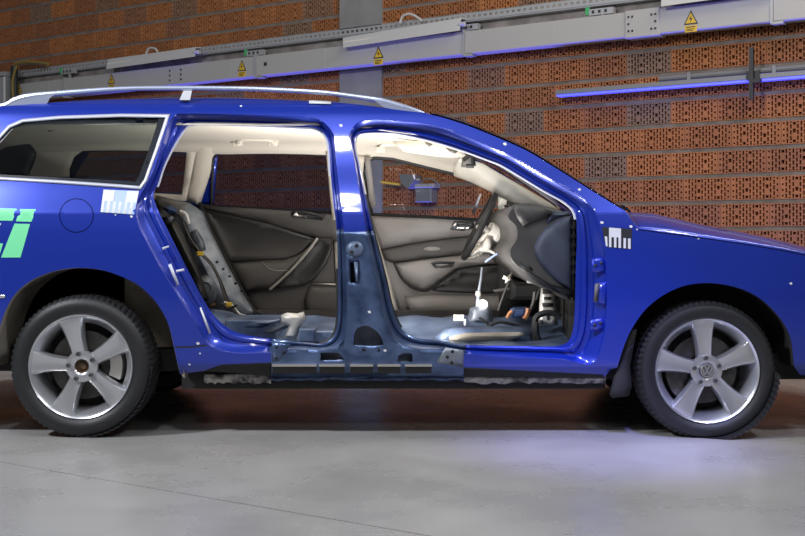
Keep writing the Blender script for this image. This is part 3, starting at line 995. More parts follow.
# ---------- crossing shells: roof, windscreen, bonnet, tail
def cross(name, pts, m, crown, parent=car, n=14, push=(0, 0, 1), solid=0.003, power=1.0, expo=2.6):
    push = Vector(push)
    v = []; f = []
    for p in pts:
        q = mir(p)
        for k in range(n + 1):
            t = k / n
            bul = (1 - abs(2 * t - 1) ** expo) ** power * (crown(p.x) if callable(crown) else crown)
            v.append(Vector(p).lerp(q, t) + push * bul)
    for i in range(len(pts) - 1):
        for k in range(n):
            a = i * (n + 1) + k
            f.append((a, a + 1, a + n + 2, a + n + 1))
    f = orient(v, f, push)
    return mesh_obj(name, v, f, m, parent, sharp=40, solid=solid, soff=-1)
topP = [S(x, y) for x, y in top]
roofP = [p for p, (x, y) in zip(topP, top) if -60 <= x <= 432]
cross('roof', roofP, 'paint', 0.045)
wsP = [p for p, (x, y) in zip(topP, top) if x >= 429]
cross('windscreen', wsP, 'gl_clear', 0.07, push=(0.6, 0, 0.75), solid=0.004)
tailP = [p for p, (x, y) in zip(topP, top) if x <= -55]
tw = cross('tailgate_window', [p for p in tailP if p.z > 1.12], 'gl_quarter', 0.06, push=(-0.8, 0, 0.5), solid=0.004)
lowtail = [p for p in tailP if p.z <= 1.15] + [S(x, y) for x, y in ((-184, 320), (-165, 368), (-110, 380))]
cross('tailgate', lowtail[::-1], 'paint', 0.09, push=(-1, 0, 0.1))
hoodP = [S(626.5, 212.5), S(632, 222)] + [S(x, y - 1.4) for x, y in shut]
cross('bonnet', hoodP, 'paint', lambda x: float(np.interp(x, [0.97, 1.05, 1.15, 1.37, 1.84, 2.2], [0.035, 0.088, 0.098, 0.076, 0.060, 0.04])), n=48, expo=6.0)
gapn = len(shut)
v = [S(x, y - 2.2, 0.006) for x, y in shut] + [S(x, y + 0.8, 0.006) for x, y in shut]
mesh_obj('bonnet_gap', v, orient(v, [(k, k + 1, gapn + k + 1, gapn + k) for k in range(gapn - 1)], (0, -1, 0)), 'under', car, sharp=0, solid=0.003, soff=-1)
noseP = [S(x, y) for x, y in ((902, 312), (904, 345), (893, 378), (845, 378))]
cross('front_bumper', noseP, 'paint', 0.16, push=(1, 0, 0.05))
# wiper arm / cowl bit at the windscreen base
c0 = PX(615, 205.5, 0.45); c1 = PX(630, 211.5, 0.55)
MB().tube([c0, (c0 + c1) / 2 + Vector((0, 0, 0.012)), c1], 0.006, 6).build('wiper_arm', 'black', car)

# far body side: mirrored skin, closed doors
farv = [mir(S(x, y)) for x, y in V]
far = mesh_obj('far_body_side', farv, orient(farv, tri, (0, 1, 0)), 'paint', car, sharp=22, solid=0.003, soff=-1)
def xz(px, py):
    p = FS(px, py); return (p.x, p.z)
rwin = [(213, 158), (218, 153), (260, 152.5), (300, 153), (336, 156), (346, 213), (211.5, 206)]
fwin = [(362, 170), (366, 160.5), (374, 157), (393, 158.5), (427, 167), (456, 174), (490, 189), (512, 204), (530, 215), (527, 222.5), (495, 221.5), (440, 218.5), (372, 215)]
def far_door(outline_px, win_px, name, gname, gm):
    o2 = [(S(x, y).x, S(x, y).z) for x, y in outline_px]
    w2 = [xz(x, y) for x, y in dens(win_px, 12)]
    V2, T2 = fill(o2, [w2], 0.04)
    vv = [Vector((x, WID - base(x, z), z)) for x, z in V2]
    d = mesh_obj(name, vv, orient(vv, [tuple(int(i) for i in t) for t in T2], (0, 1, 0)), 'paint', car, sharp=22, solid=0.02, soff=-1)
    V2, T2 = fill(w2, [], 0.06)
    vv = [Vector((x, WID - base(x, z) - 0.012, z)) for x, z in V2]
    mesh_obj(gname, vv, orient(vv, [tuple(int(i) for i in t) for t in T2], (0, 1, 0)), gm, d, sharp=22, solid=0.004, soff=-1)
    return d
rdoor = far_door(rr[::2], rwin, 'rear_door', 'window_pane', 'gl_tint')
fdoor = far_door(ff[::2], fwin, 'front_door', 'window_pane', 'gl_clear')

# ---------- roof rails
def rail(mirror):
    P = [(-70, 112), (-30, 108), (3, 106), (15, 100.5), (30, 96.5), (60, 93.3), (120, 89), (170, 88.2), (215, 88.3), (260, 89.2), (320, 92.4), (358, 97), (382, 101), (405, 107.5), (424, 113)]
    rad = [0.004, 0.012, 0.014, 0.016, 0.016, 0.013] + [0.011] * 6 + [0.014, 0.014, 0.006]
    pts = [PX(x, y, 0.275) for x, y in P]
    c = cat_curve(pts, 5, False)
    rs = [float(np.interp(i / 5.0, range(len(rad)), rad)) for i in range(len(c))]
    if mirror: c = [mir(p) for p in c]
    o = MB().tube(c, rs, 10).build('roof_rail', 'rail', car)
    # feet: filled wedges at both ends and a middle post
    for A in ([(3, 106.5), (15, 99), (35, 95), (56, 93.5), (50, 98), (47, 103.5)], [(372, 99), (382, 99.5), (405, 106), (426, 114), (400, 111), (384, 107.5)]):
        a = [PX(x, y, 0.262) for x, y in A]; b = [PX(x, y, 0.292) for x, y in A]
        if mirror: a = [mir(p) for p in a]; b = [mir(p) for p in b]
        k = len(A)
        mb = MB().add(a + b, [tuple(range(k)), tuple(range(2 * k - 1, k - 1, -1))] + [(i, k + i, k + (i + 1) % k, (i + 1) % k) for i in range(k)])
        mb.build('rail_foot', 'rail', o, sharp=30)
    A = [(183.5, 90.5), (192, 90.5), (190, 100), (179.5, 100)]
    a = [PX(x, y, 0.258) for x, y in A]; b = [PX(x, y, 0.29) for x, y in A]
    if mirror: a = [mir(p) for p in a]; b = [mir(p) for p in b]
    MB().hexa(a + b).build('rail_post', 'white', o, sharp=0)
rail(False); rail(True)
plate('roof_tape', [(309, 100.2), (331, 101), (331, 103.5), (309, 102.8)], onS(0.012), 'white', car, thick=0.004, pitch=6)

# ---------- stickers and letters
def flat(name, poly, m, lift=0.0022, parent=body, thick=0.0015):
    return plate(name, poly, onS(lift), m, parent, pitch=5, skin=True)
mk = flat('crash_marker', [(103.5, 189.6), (139, 191), (134, 214.5), (100.5, 212)], 'stickpale')
mk['label'] = 'white comb-shaped measuring marker'
def bl(p, q, a, b):    # bilinear inside the marker
    P0, P1, P2, P3 = (103.5, 189.6), (139, 191), (134, 214.5), (100.5, 212)
    def pt(u, v):
        return ((P0[0] * (1 - u) + P1[0] * u) * (1 - v) + (P3[0] * (1 - u) + P2[0] * u) * v, (P0[1] * (1 - u) + P1[1] * u) * (1 - v) + (P3[1] * (1 - u) + P2[1] * u) * v)
    return [pt(p, a), pt(q, a), pt(q, b), pt(p, b)]
for p, q, a, b in ((0, .33, 0, .5), (.67, 1, 0, .5), (0, .08, .5, 1), (.16, .25, .5, 1), (.33, .42, .5, 1), (.5, .58, .5, 1), (.67, .75, .5, 1), (.83, .92, .5, 1)):
    flat('marker_bar', bl(p, q, a, b), 'white', 0.0038, mk, 0.001)
mk2 = flat('crash_marker', [(602, 227), (632, 229), (631.5, 249), (607, 247), (604, 240)], 'stickblack')
mk2['label'] = 'black and white comb-shaped measuring marker'
for A in ([(609, 227.5), (621, 228.5), (621, 237.5), (609, 237)], [(604.6, 236.3), (607.2, 236.6), (607.6, 246.3), (605.8, 246)], [(609, 237), (611.4, 237.1), (611.4, 247.2), (609, 247)],
          [(614, 237.2), (616.4, 237.3), (616.4, 247.6), (614, 247.4)], [(618.5, 237.4), (621, 237.5), (621, 248), (618.5, 247.8)], [(623.5, 238), (626, 238.2), (626, 248.4), (623.5, 248.2)], [(628, 238.4), (630.6, 238.6), (630.6, 248.8), (628, 248.6)]):
    flat('marker_bar', A, 'white', 0.0038, mk2, 0.001)
lt = flat('side_lettering', [(20, 209), (36, 209.2), (31.5, 221.8), (15.8, 221.3)], 'green')
lt['label'] = 'green slanted foil lettering'
for A in ([(-25, 207.6), (17, 208.6), (12.5, 220.8), (-29, 220)], [(14.5, 223.6), (30, 224), (20.5, 257.5), (1, 257.5)], [(-29, 222.5), (-12, 222.8), (-22, 257), (-40, 257)], [(-40, 243.5), (3, 243.5), (-1, 257), (-44, 257)]):
    flat('letter_stroke', A, 'green', 0.0022, lt)
for A in ([(-14, 222.8), (1.2, 223.2), (0.4, 225.2), (-14.6, 224.8)],):
    flat('letter_edge', A, 'white', 0.0022, lt)

# white chips of paint along the edges
for cx, cy, r in ((241, 106, 1.2), (341, 125.5, 1.9), (505, 144, 2.0), (579.5, 189.5, 1.6), (602, 222.5, 1.9), (631, 226.5, 1.8), (637, 229.5, 1.0), (131.5, 216.5, 1.5), (115.5, 215, 0.9), (698.5, 238.8, 1.0), (791, 283.5, 1.6),
                  (594.5, 209.5, 1.0), (369.5, 312, 1.8), (198, 343.5, 1.8), (189.5, 364.5, 1.3), (200, 353.5, 1.1), (385, 350.5, 1.7)):
    flat('paint_chip', [(cx - r, cy - r * .5), (cx + r * .3, cy - r * .8), (cx + r, cy + r * .1), (cx + r * .2, cy + r * .8), (cx - r * .7, cy + r * .5)], 'white', 0.0015, body, 0.001)

# ---------- lower flange, underbody
for x0, x1, mm in ((204, 271, 'grime'), (271, 464, 'steel2'), (464, 606, 'grime')):
    n = 24
    lowy = 380.5 if mm == 'steel2' else 383.2
    pts_t = [(x0 + (x1 - x0) * k / n) for k in range(n + 1)]
    v = []
    for k, x in enumerate(pts_t):
        jit = random.uniform(-1.2, 1.2)
        v += [PX(x, 374.5, 0.10), PX(x, 379 + jit * .3, 0.092 + random.uniform(-.006, .006)), PX(x, lowy + jit, 0.10), PX(x, lowy + jit, 0.115), PX(x, 374.5, 0.12)]
    f = [(k * 5 + i, (k + 1) * 5 + i, (k + 1) * 5 + i + 1, k * 5 + i + 1) for k in range(n) for i in range(4)]
    mesh_obj('sill_flange', v, orient(v, f, (0, -1, -0.3)), mm, car, sharp=20)
# silver strips paint the highlight along the cut sill's step; black strips below
for a, b in ((272, 316.5), (319, 344.5), (350, 373), (377.5, 400.5), (405, 432)):
    mb = MB()
    A = [PX(a, 364.5, 0.012), PX(b, 364.5, 0.012), PX(b, 366.6, 0.012), PX(a, 366.6, 0.012)]
    mb.hexa(A + [p + Vector((0, 0.03, 0)) for p in A])
    mb.build('sill_highlight', 'silver', car, sharp=0)
    mb = MB()
    A = [PX(a + .5, 366.8, 0.014), PX(b - .5, 366.8, 0.014), PX(b - .5, 373.5, 0.03), PX(a + .5, 373.5, 0.03)]
    mb.hexa(A + [p + Vector((0, 0.03, 0)) for p in A])
    mb.build('sill_lower_strip', 'black', car, sharp=0)
MB().box((-0.98, 0.13, 0.20), (0.90, WID - 0.13, 0.30)).build('underbody', 'under', car, sharp=0)
MB().box((-2.3, 0.30, 0.26), (-0.98, WID - 0.30, 0.36)).build('rear_underbody', 'under', car, sharp=0)
MB().box((0.90, 0.32, 0.22), (2.2, WID - 0.32, 0.34)).build('engine_tray', 'under', car, sharp=0)
MB().tube([PX(262, 381, 0.5), PX(330, 383, 0.5), PX(420, 380, 0.5)], 0.025, 8).build('exhaust_pipe', 'under', car)
# gusset plate with three holes where the sill was cut
gp = plate('gusset_plate', [(436.5, 362.5), (445.5, 347.5), (463.5, 350.5), (463.5, 368)], onS(0.004), 'raw', car, thick=0.004, pitch=6)
for cx, cy in ((452.5, 351.5), (447.3, 357), (451.8, 362.8)):
    plate('bolt_hole', circ(cx, cy, 1.7, 14), onS(0.0052), 'under', gp, thick=0.001, pitch=3)
gp2 = plate('gusset_plate', [(272, 342.5), (291, 344.5), (279, 361), (272, 362)], onS(0.004), 'steel', car, thick=0.004, pitch=6)
for cx, cy in ((276.3, 347.3), (283.5, 352.5), (276.3, 358)):
    plate('bolt_hole', circ(cx, cy, 1.5, 14), onS(0.0052), 'under', gp2, thick=0.001, pitch=3)
# pillar anchor disc, latch, hinge plates
pd = plate('anchor_disc', circ(355, 249, 9, 28, 8), onS(0.003), 'primer', car, bulge=0.006, bw=4, thick=0.004, pitch=4)
for cx, cy in ((356.5, 245.5), (351.5, 252)):
    plate('bolt_hole', circ(cx, cy, 2.0, 12), onS(0.0105), 'under', pd, thick=0.001, pitch=3)
plate('latch_strip', [(354, 262), (358, 262), (358.5, 282), (355.5, 283)], onS(-0.006), 'primer', car, bulge=0.006, bw=2, thick=0.004, pitch=3)
for poly in ([(592, 258), (605, 257), (605.5, 273), (592, 273)], [(591, 319), (604.5, 318), (604, 331), (589, 331)]):
    h = plate('hinge_plate', poly, onS(-0.022), 'paint', car, bulge=0.004, bw=2, thick=0.006, pitch=4)
    for dx, dy in ((0.28, 0.5), (0.72, 0.35)):
        x = poly[0][0] + (poly[1][0] - poly[0][0]) * dx; y = poly[0][1] + (poly[2][1] - poly[0][1]) * dy
        plate('bolt_hole', circ(x, y, 1.7, 12), onS(-0.017), 'stickblack', h, thick=0.001, pitch=3)
plate('hinge_slot', [(595, 284), (599.5, 283), (598, 302), (593.5, 302)], onS(-0.024), 'trimmid', car, thick=0.004, pitch=4)
plate('hinge_bracket', [(600, 282), (607, 281), (607, 306), (598, 303)], onS(-0.012), 'paint', car, bulge=0.006, bw=3, thick=0.006, pitch=4)
for poly in ([(162, 247.5), (168.5, 245.5), (169, 247), (162.5, 250)], [(176, 270), (184, 268.5), (184, 271), (176, 272.5)]):
    plate('striker_tab', poly, onS(-0.02), 'seal', car, bulge=0.004, bw=1.5, thick=0.006, pitch=3)
plate('striker_loop', [(168, 265), (171, 263.5), (179, 284), (177, 286)], onS(-0.024), 'seal', car, bulge=0.006, bw=2, thick=0.006, pitch=3)
plate('latch_hole', [(169.5, 268), (172, 267.5), (177, 281), (175.5, 282)], onS(-0.032), 'rust', car, thick=0.002, pitch=3)
plate('rear_scratch', [(199.5, 308), (201, 307), (211, 333), (209, 334)], onS(-0.027), 'white', car, thick=0.002, pitch=4)

# ---------- seals round the openings
def on_ring(inn, out, t, dp):
    return [S(o_[0] + (i_[0] - o_[0]) * t, o_[1] + (i_[1] - o_[1]) * t, dp * DEPTH) for i_, o_ in zip(inn, out)]
cr_ = on_ring(r_in, r_out, 1.04, 1.12)
n = len(cr_)
idx = [k for k in list(range(22 * PER, n)) + list(range(0, 4 * PER - 3))]
MB().tube([cr_[k] for k in idx], 0.0085, 6).build('door_seal', 'seal', car)
cf_ = on_ring(f_in, f_out, 1.03, 1.12)
MB().tube(cf_[0:int(10.6 * PER)], 0.0085, 6).build('door_seal', 'seal', car)
MB().tube(cf_[26 * PER:29 * PER] + cf_[:1], 0.008, 6).build('door_seal', 'cream', car)
MB().tube(cf_[21 * PER:26 * PER + 1], 0.008, 6).build('door_seal', 'black', car)
MB().tube(cr_[15 * PER:19 * PER], 0.010, 6).build('door_seal', 'black', car)

# ---------- wheel wells
def well(arch, name, m, depth):
    a = [S(x, y, 0.004) for x, y in arch]
    c = sum(a, Vector()) / len(a)
    rings_ = []
    for k, (dy, sc) in enumerate(((0.0, 1.0), (0.02, 0.985), (0.03, 1.06), (depth, 1.06))):
        rings_.append([Vector((c.x + (p.x - c.x) * sc, max(p.y, 0) * (1 if k < 2 else 0) + dy + (0.02 if k > 1 else 0), c.z + (p.z - c.z) * (sc if k < 2 else 1.05))) for p in a])
    n = len(a)
    v = [p for r_ in rings_ for p in r_]
    f = [(i * n + k, i * n + k + 1, (i + 1) * n + k + 1, (i + 1) * n + k) for i in range(3) for k in range(n - 1)]
    f.append(tuple(3 * n + k for k in range(n)))
    return mesh_obj(name, v, f, m, car, sharp=40)
well(arch_fs, 'front_wheel_liner', 'linerdark', 0.40)
well(arch_rs, 'rear_wheel_liner', 'liner', 0.40)
plate('mud_guard', [(616, 367), (623, 347), (631, 331), (637, 329), (634, 345), (630, 366), (632, 386), (629, 396), (612, 398), (609.5, 394), (613, 380)], lambda x, y, e=0: PX(x, y, 0.06 - e), 'under', car, bulge=0.02, bw=6, thick=0.02, pitch=5)

# ---------- wheels
def make_wheel(kind, rot, Rt, wz):
    Rr = 0.225
    mb = MB()
    mb.lathe_y([(Rr - 0.040, 0.20), (Rr - 0.038, 0.060), (Rr - 0.030, 0.034), (Rr - 0.014, 0.014), (Rr - 0.009, 0.005), (Rr - 0.004, 0.000), (Rr + 0.001, -0.003), (Rr + 0.004, 0.004), (Rr - 0.004, 0.02), (Rr - 0.008, 0.2)], 72)
    for k in range(5):
        a = R(rot + 72 * k)
        rad = Vector((math.cos(a), 0, math.sin(a))); tan = Vector((-math.sin(a), 0, math.cos(a)))
        st_ = [(0.030, 0.030, 0.022), (0.055, 0.032, 0.018), (0.080, 0.032, 0.014), (0.12, 0.036, 0.008), (0.16, 0.043, 0.004), (0.19, 0.050, 0.002), (0.208, 0.056, 0.001), (0.217, 0.059, 0.003), (0.2205, 0.060, 0.010)]
        v = []; f = []
        for r_, hw, y in st_:
            for s_, dy in ((-1, 0.05), (-0.98, 0.012), (-0.80, 0.0), (-0.55, 0.003), (0.55, 0.003), (0.80, 0.0), (0.98, 0.012), (1, 0.05)):
                v.append(rad * r_ + tan * (hw * s_) + Vector((0, y + dy, 0)))
        for i in range(len(st_) - 1):
            for j in range(7):
                f.append((i * 8 + j, i * 8 + j + 1, (i + 1) * 8 + j + 1, (i + 1) * 8 + j))
        f = orient(v, f, (0, -1, 0))
        mb.add(v, f)
    mb.lathe_y([(0.066, 0.05), (0.072, 0.026), (0.068, 0.017), (0.050, 0.014), (0.036, 0.016), (0.031, 0.020), (0.029, 0.05)], 40)
    wheel = mb.build('wheel', 'alloy', car, sharp=40, local=True)
    # tyre with tread blocks
    prof = [(Rr - 0.006, 0.012, 0), (Rr + 0.008, 0.000, 0), (Rr + 0.022, -0.010, 0), (Rr + 0.042, -0.013, 0), (Rr + 0.058, -0.008, 0), (Rt - 0.016, 0.002, 0), (Rt - 0.009, 0.010, 1), (Rt - 0.002, 0.022, 1), (Rt, 0.040, 1),
            (Rt, 0.062, 2), (Rt - 0.008, 0.064, 0), (Rt - 0.008, 0.072, 0), (Rt, 0.074, 2), (Rt, 0.118, 2), (Rt - 0.008, 0.120, 0), (Rt - 0.008, 0.128, 0), (Rt, 0.130, 2), (Rt, 0.160, 1), (Rt - 0.006, 0.185, 1), (Rt - 0.03, 0.20, 0), (Rr, 0.19, 0)]
    NS = 216
    v = []; f = []
    for r_, y, g in prof:
        for k in range(NS):
            cut = (k % 3 == 0)
            rr_ = r_ - (0.006 if (g == 1 and cut) else 0.003 if (g == 2 and cut) else 0)
            a = 2 * math.pi * (k + (y - 0.01) * 14) / NS
            x, z = rr_ * math.cos(a), rr_ * math.sin(a)
            if z < -wz + 0.001:       # flattened where it carries the car
                z = -wz + 0.001
                y += -0.004 if y < 0.1 else 0.004
            v.append(Vector((x, y, z)))
    for i in range(len(prof) - 1):
        for k in range(NS):
            j = (k + 1) % NS
            f.append((i * NS + k, i * NS + j, (i + 1) * NS + j, (i + 1) * NS + k))
    mesh_obj('tyre', v, f, 'tyre', wheel, sharp=28, local=True)
    for k in range(5):
        a = R(rot + 72 * k)
        c = (0.056 * math.cos(a), 0, 0.056 * math.sin(a))
        b = MB().lathe_y([(0.0115, 0.02), (0.0115, 0.006), (0.009, 0.003), (0.0065, 0.003), (0.006, 0.008), (0.001, 0.008)], 6, c)
        b.build('wheel_bolt', 'bolt', wheel, sharp=30, local=True)
    if kind == 'cap':
        MB().lathe_y([(0.030, 0.02), (0.030, 0.012), (0.028, 0.010), (0.001, 0.010)], 32).build('hub_cap', 'bolt', wheel, local=True)
        em = MB().lathe_y([(0.0285, 0.011), (0.0285, 0.006), (0.0245, 0.006), (0.0245, 0.011)], 32)
        def stroke(p, q, w_=0.0048):
            p, q = Vector((p[0], 0, p[1])), Vector((q[0], 0, q[1]))
            d = (q - p).normalized(); s_ = Vector((-d.z, 0, d.x)) * w_ / 2
            fr = [p - s_, q - s_, q + s_, p + s_]
            em.hexa([x + Vector((0, 0.0065, 0)) for x in fr] + [x + Vector((0, 0.0105, 0)) for x in fr])
        for p, q in (((-0.0105, 0.022), (-0.0005, 0.002)), ((0.0105, 0.022), (0.0005, 0.002)), ((-0.021, 0.012), (-0.0105, -0.020)), ((-0.0105, -0.020), (-0.0005, 0.001)), ((0.0005, 0.001), (0.0105, -0.020)), ((0.0105, -0.020), (0.021, 0.012))):
            stroke(p, q)
        e = em.build('emblem', 'chrome', wheel, sharp=30, local=True)
    else:
        MB().lathe_y([(0.030, 0.02), (0.029, 0.045), (0.015, 0.046), (0.014, 0.038), (0.001, 0.036)], 28).build('hub_bore', 'rust', wheel, local=True)
    MB().lathe_y([(0.001, 0.100), (0.07, 0.100), (0.07, 0.085), (0.150, 0.085), (0.150, 0.107), (0.07, 0.107)], 48).build('brake_disc', 'disc', wheel, sharp=30, local=True)
    MB().lathe_y([(0.19, 0.112), (0.187, 0.150), (0.001, 0.150)], 36).build('dust_shield', 'linerdark', wheel, sharp=30, local=True)
    # caliper
    mb = MB()
    a0 = 10 if kind != 'cap' else 200
    arc = []
    for k in range(9):
        a = R(a0 - 32 + 8 * k)
        arc.append((a, 0.115, 0.168))
    v = []
    for a, r0, r1 in arc:
        for r_, y in ((r0, 0.066), (r1, 0.062), (r1, 0.13), (r0, 0.13)):
            v.append((r_ * math.cos(a), y, r_ * math.sin(a)))
    f = [(i * 4 + j, i * 4 + (j + 1) % 4, (i + 1) * 4 + (j + 1) % 4, (i + 1) * 4 + j) for i in range(8) for j in range(4)] + [(3, 2, 1, 0), (32, 33, 34, 35)]
    mb.add(v, f)
    mb.build('brake_caliper', 'zinc' if kind != 'cap' else 'disc', wheel, sharp=40, local=True)
    return wheel
def place(wheel, loc, rz=0):
    wheel.matrix_parent_inverse = Matrix.Translation(-car.location)
    wheel.location = loc
    wheel.rotation_euler = (0, 0, rz)
def copy_wheel(wh):
    c = wh.copy(); COL.objects.link(c); c.parent = car
    for ch in wh.children:
        d = ch.copy(); COL.objects.link(d); d.parent = c
    return c
yw = 0.018
def wheel_x(px): return (px - CX) / F * (D + yw)
ZRW, ZFW = 0.309, 0.2905
wr = make_wheel('bore', 103, 0.312, ZRW); place(wr, (wheel_x(80.5), yw, ZRW))
wf = make_wheel('cap', 95, 0.304, ZFW); place(wf, (wheel_x(707.5), yw, ZFW))
w2_ = copy_wheel(wr); place(w2_, (wheel_x(80.5), WID - yw, ZRW), math.pi)
w3_ = copy_wheel(wf); place(w3_, (wheel_x(707.5), WID - yw, ZFW), math.pi)
# panel seam at the rear sill corner
plate('panel_seam', [(174.5, 346.6), (190, 346.2), (206, 344.5), (207, 345.6), (190, 347.6), (174.8, 348)], onS(0.002), 'under', car, pitch=5, skin=True)
plate('bumper_trim_strip', [(-70, 297), (3.5, 294.3), (5.5, 296), (4, 298), (-70, 302)], onS(0.004), 'chrome', car, bulge=0.006, bw=2, thick=0.01, pitch=6)
# ================================================================== CABIN
# ---------- headlining: crossing loft that ends on the far window tops
st_px = [(-60, 158), (0, 153), (60, 149), (120, 147.5), (190, 149.5), (215, 151.5), (260, 151), (300, 151.5), (335, 153), (352, 156), (362, 158.5), (374, 155.5), (393, 156.8), (427, 165), (456, 172)]
tx = np.array([p.x for p in topP]); tz = np.array([p.z for p in topP])
v = []; f = []
NC = 0
for px, py in sm(st_px, 3):
    e = FS(px, py + 2.6, 0.055)
    zr = float(np.interp(e.x, tx, tz))
    zc = min(1.425, zr - 0.055)
    zs = max(min(zc - 0.02, e.z + 0.055), e.z + 0.01)
    prof = [(0.245, zc - 0.045), (0.29, zc - 0.022), (0.45, zc - 0.004), (0.7, zc + 0.004), (0.95, zc + 0.004), (1.2, zc - 0.002), (1.36, zc - 0.012), (1.45, zs + (zc - 0.02 - zs) * 0.6), (e.y - 0.055, zs), (e.y - 0.018, e.z + 0.5 * (zs - e.z)), (e.y, e.z), (e.y + 0.03, e.z)]
    NC = len(prof)
    v += [Vector((e.x, y, z)) for y, z in prof]
ns = len(v) // NC
f = [(i * NC + k, (i + 1) * NC + k, (i + 1) * NC + k + 1, i * NC + k + 1) for i in range(ns - 1) for k in range(NC - 1)]
hl = mesh_obj('headlining', v, orient(v, f, (0, -0.6, -1)), 'cream', car, sharp=60, solid=0.006, soff=-1)
# header edge at the windscreen, sun visor
vis = plate('sun_visor', [(392, 141), (430, 141), (462, 150), (468, 158), (440, 157), (405, 152)], lambda x, y, e=0: PX(x, y, 1.05 - e), 'cream', car, bulge=0.015, bw=6, thick=0.02, pitch=6)
def handle(x0, x1, y0, y1, Y):
    pts = [PX(x0, y1, Y), PX(x0 + 2, y0 + 1.5, Y - 0.035), PX(x0 + 7, y0, Y - 0.05), PX((x0 + x1) / 2, y0 - 0.3, Y - 0.052), PX(x1 - 7, y0 + .4, Y - 0.05), PX(x1 - 2, y0 + 2.2, Y - 0.035), PX(x1, y1 + .6, Y)]
    h = MB().tube(cat_curve(pts, 5, False), 0.0115, 8).build('grab_handle', 'cream', car)
    for x in (x0 + 1, x1 - 1):
        p = PX(x, y1, Y)
        MB().box((p.x - 0.022, p.y - 0.012, p.z - 0.014), (p.x + 0.022, p.y + 0.03, p.z + 0.016)).build('handle_mount', 'cream', h, sharp=0)
handle(237, 275, 139.5, 144, 1.44)
handle(380, 416, 144.5, 150.5, 1.44)
# roof bow torn edge: loose dark clips under the cant rail
for poly in ([(424, 141), (433, 144), (429, 147.5)], [(445, 147), (458, 151), (455, 154), (450, 152)]):
    plate('loose_clip', poly, atY(0.6), 'trimmid', car, thick=0.01, pitch=5)
mc = MB()
for a, b in (((463, 160), (472, 154)), ((472, 154), (474, 166)), ((474, 166), (466, 166))):
    mc.tube([PX(*a, 0.75), PX(*b, 0.75)], 0.012, 6)
mc.build('visor_bracket', 'trimblack', car)
plate('interior_mirror_base', [(462, 159), (466, 155), (473, 154), (475, 165), (470, 168), (461, 167)], atY(0.95), 'trimmid', car, bulge=0.02, bw=4, thick=0.03, pitch=4)

# ---------- far pillar trims
plate('front_pillar_trim', [(452, 164), (461, 157), (483, 163.5), (500, 173.5), (525, 188), (550, 203), (560, 211), (535, 212), (513, 206.5), (490, 191.5), (470, 182), (454, 176)], onF(0.062), 'cream', car, bulge=0.03, bw=9, thick=0.012, pitch=5)
plate('rear_pillar_trim', [(198, 140), (218, 142), (215, 155), (209, 178), (200, 205.5), (186.5, 200.8), (190, 180)], onF(0.045), 'cream', car, bulge=0.02, bw=6, thick=0.012, pitch=4, power=0.8)
plate('pillar_trim_edge', [(191, 141), (199, 141), (187.5, 201), (180.5, 196.5), (184, 178)], onF(0.04), 'trimlight', car, bulge=0.008, bw=4, thick=0.012, pitch=4)
plate('centre_pillar_trim', [(326, 152), (358, 155), (372, 158.5), (364, 162), (363, 175), (370, 214), (402, 320), (338, 320), (334, 240)], onF(0.075), 'cream', car, bulge=0.03, bw=8, thick=0.012, pitch=7)
plate('belt_cover', [(364.5, 158), (370, 158), (376, 205), (372, 209), (369, 200)], onF(0.10), 'trimlight', car, bulge=0.012, bw=3, thick=0.01, pitch=4)
qh = [(70, 188), (69, 170), (74, 157), (83, 150.5), (130, 147.5), (187, 149.5), (182, 195), (120, 192)]
plate('quarter_trim', dens([(-80, 150), (-30, 135), (20, 130), (120, 128), (188, 132), (196, 152), (186, 201), (120, 199), (-60, 194)], 10), onF(0.05), 'cream', car, thick=0.01, pitch=9, holes=[dens(qh, 8)])
V2, T2 = fill(dens(qh, 10), [], 12)
vv = [FS(x, y, 0.02) for x, y in V2]
mesh_obj('far_quarter_window', vv, orient(vv, [tuple(int(i) for i in t) for t in T2], (0, -1, 0)), 'gl_tint', car, sharp=22, solid=0.004)
# tailgate pillar lining with dark window seen through the quarter glass
plate('tailgate_window_seal', [(-60, 175), (-20, 150), (12, 137.5), (26, 141), (35, 150), (36, 158), (30, 172), (22, 182), (-60, 184)], atY(1.35), 'frit', car, bulge=0.02, bw=6, thick=0.01, pitch=8, smooth=3)
plate('ceiling_lamp_bezel', [(45, 129), (50, 128), (53.5, 130), (48.5, 131.8)], atY(0.9), 'trimmid', car, thick=0.01, pitch=4)
# luggage cover / dark boot lining below the belt
plate('boot_side_lining', [(-80, 186), (60, 188), (150, 195), (160, 330), (-80, 330)], atY(1.56), 'trimdark', car, thick=0.02, pitch=20)
plate('parcel_shelf_edge', [(-20, 175), (60, 177.5), (130, 181), (130, 185.5), (60, 183), (-20, 180)], atY(0.30), 'bluebox', car, bulge=0.01, bw=2, thick=0.03, pitch=6)
MB().box((-2.3, 0.3, 0.98), (-1.25, 1.50, 1.0)).build('luggage_cover', 'trimblack', car, sharp=0)
MB().box((-2.3, 0.42, 0.36), (-1.30, 1.50, 0.98)).build('boot_box', 'trimblack', car, sharp=0)

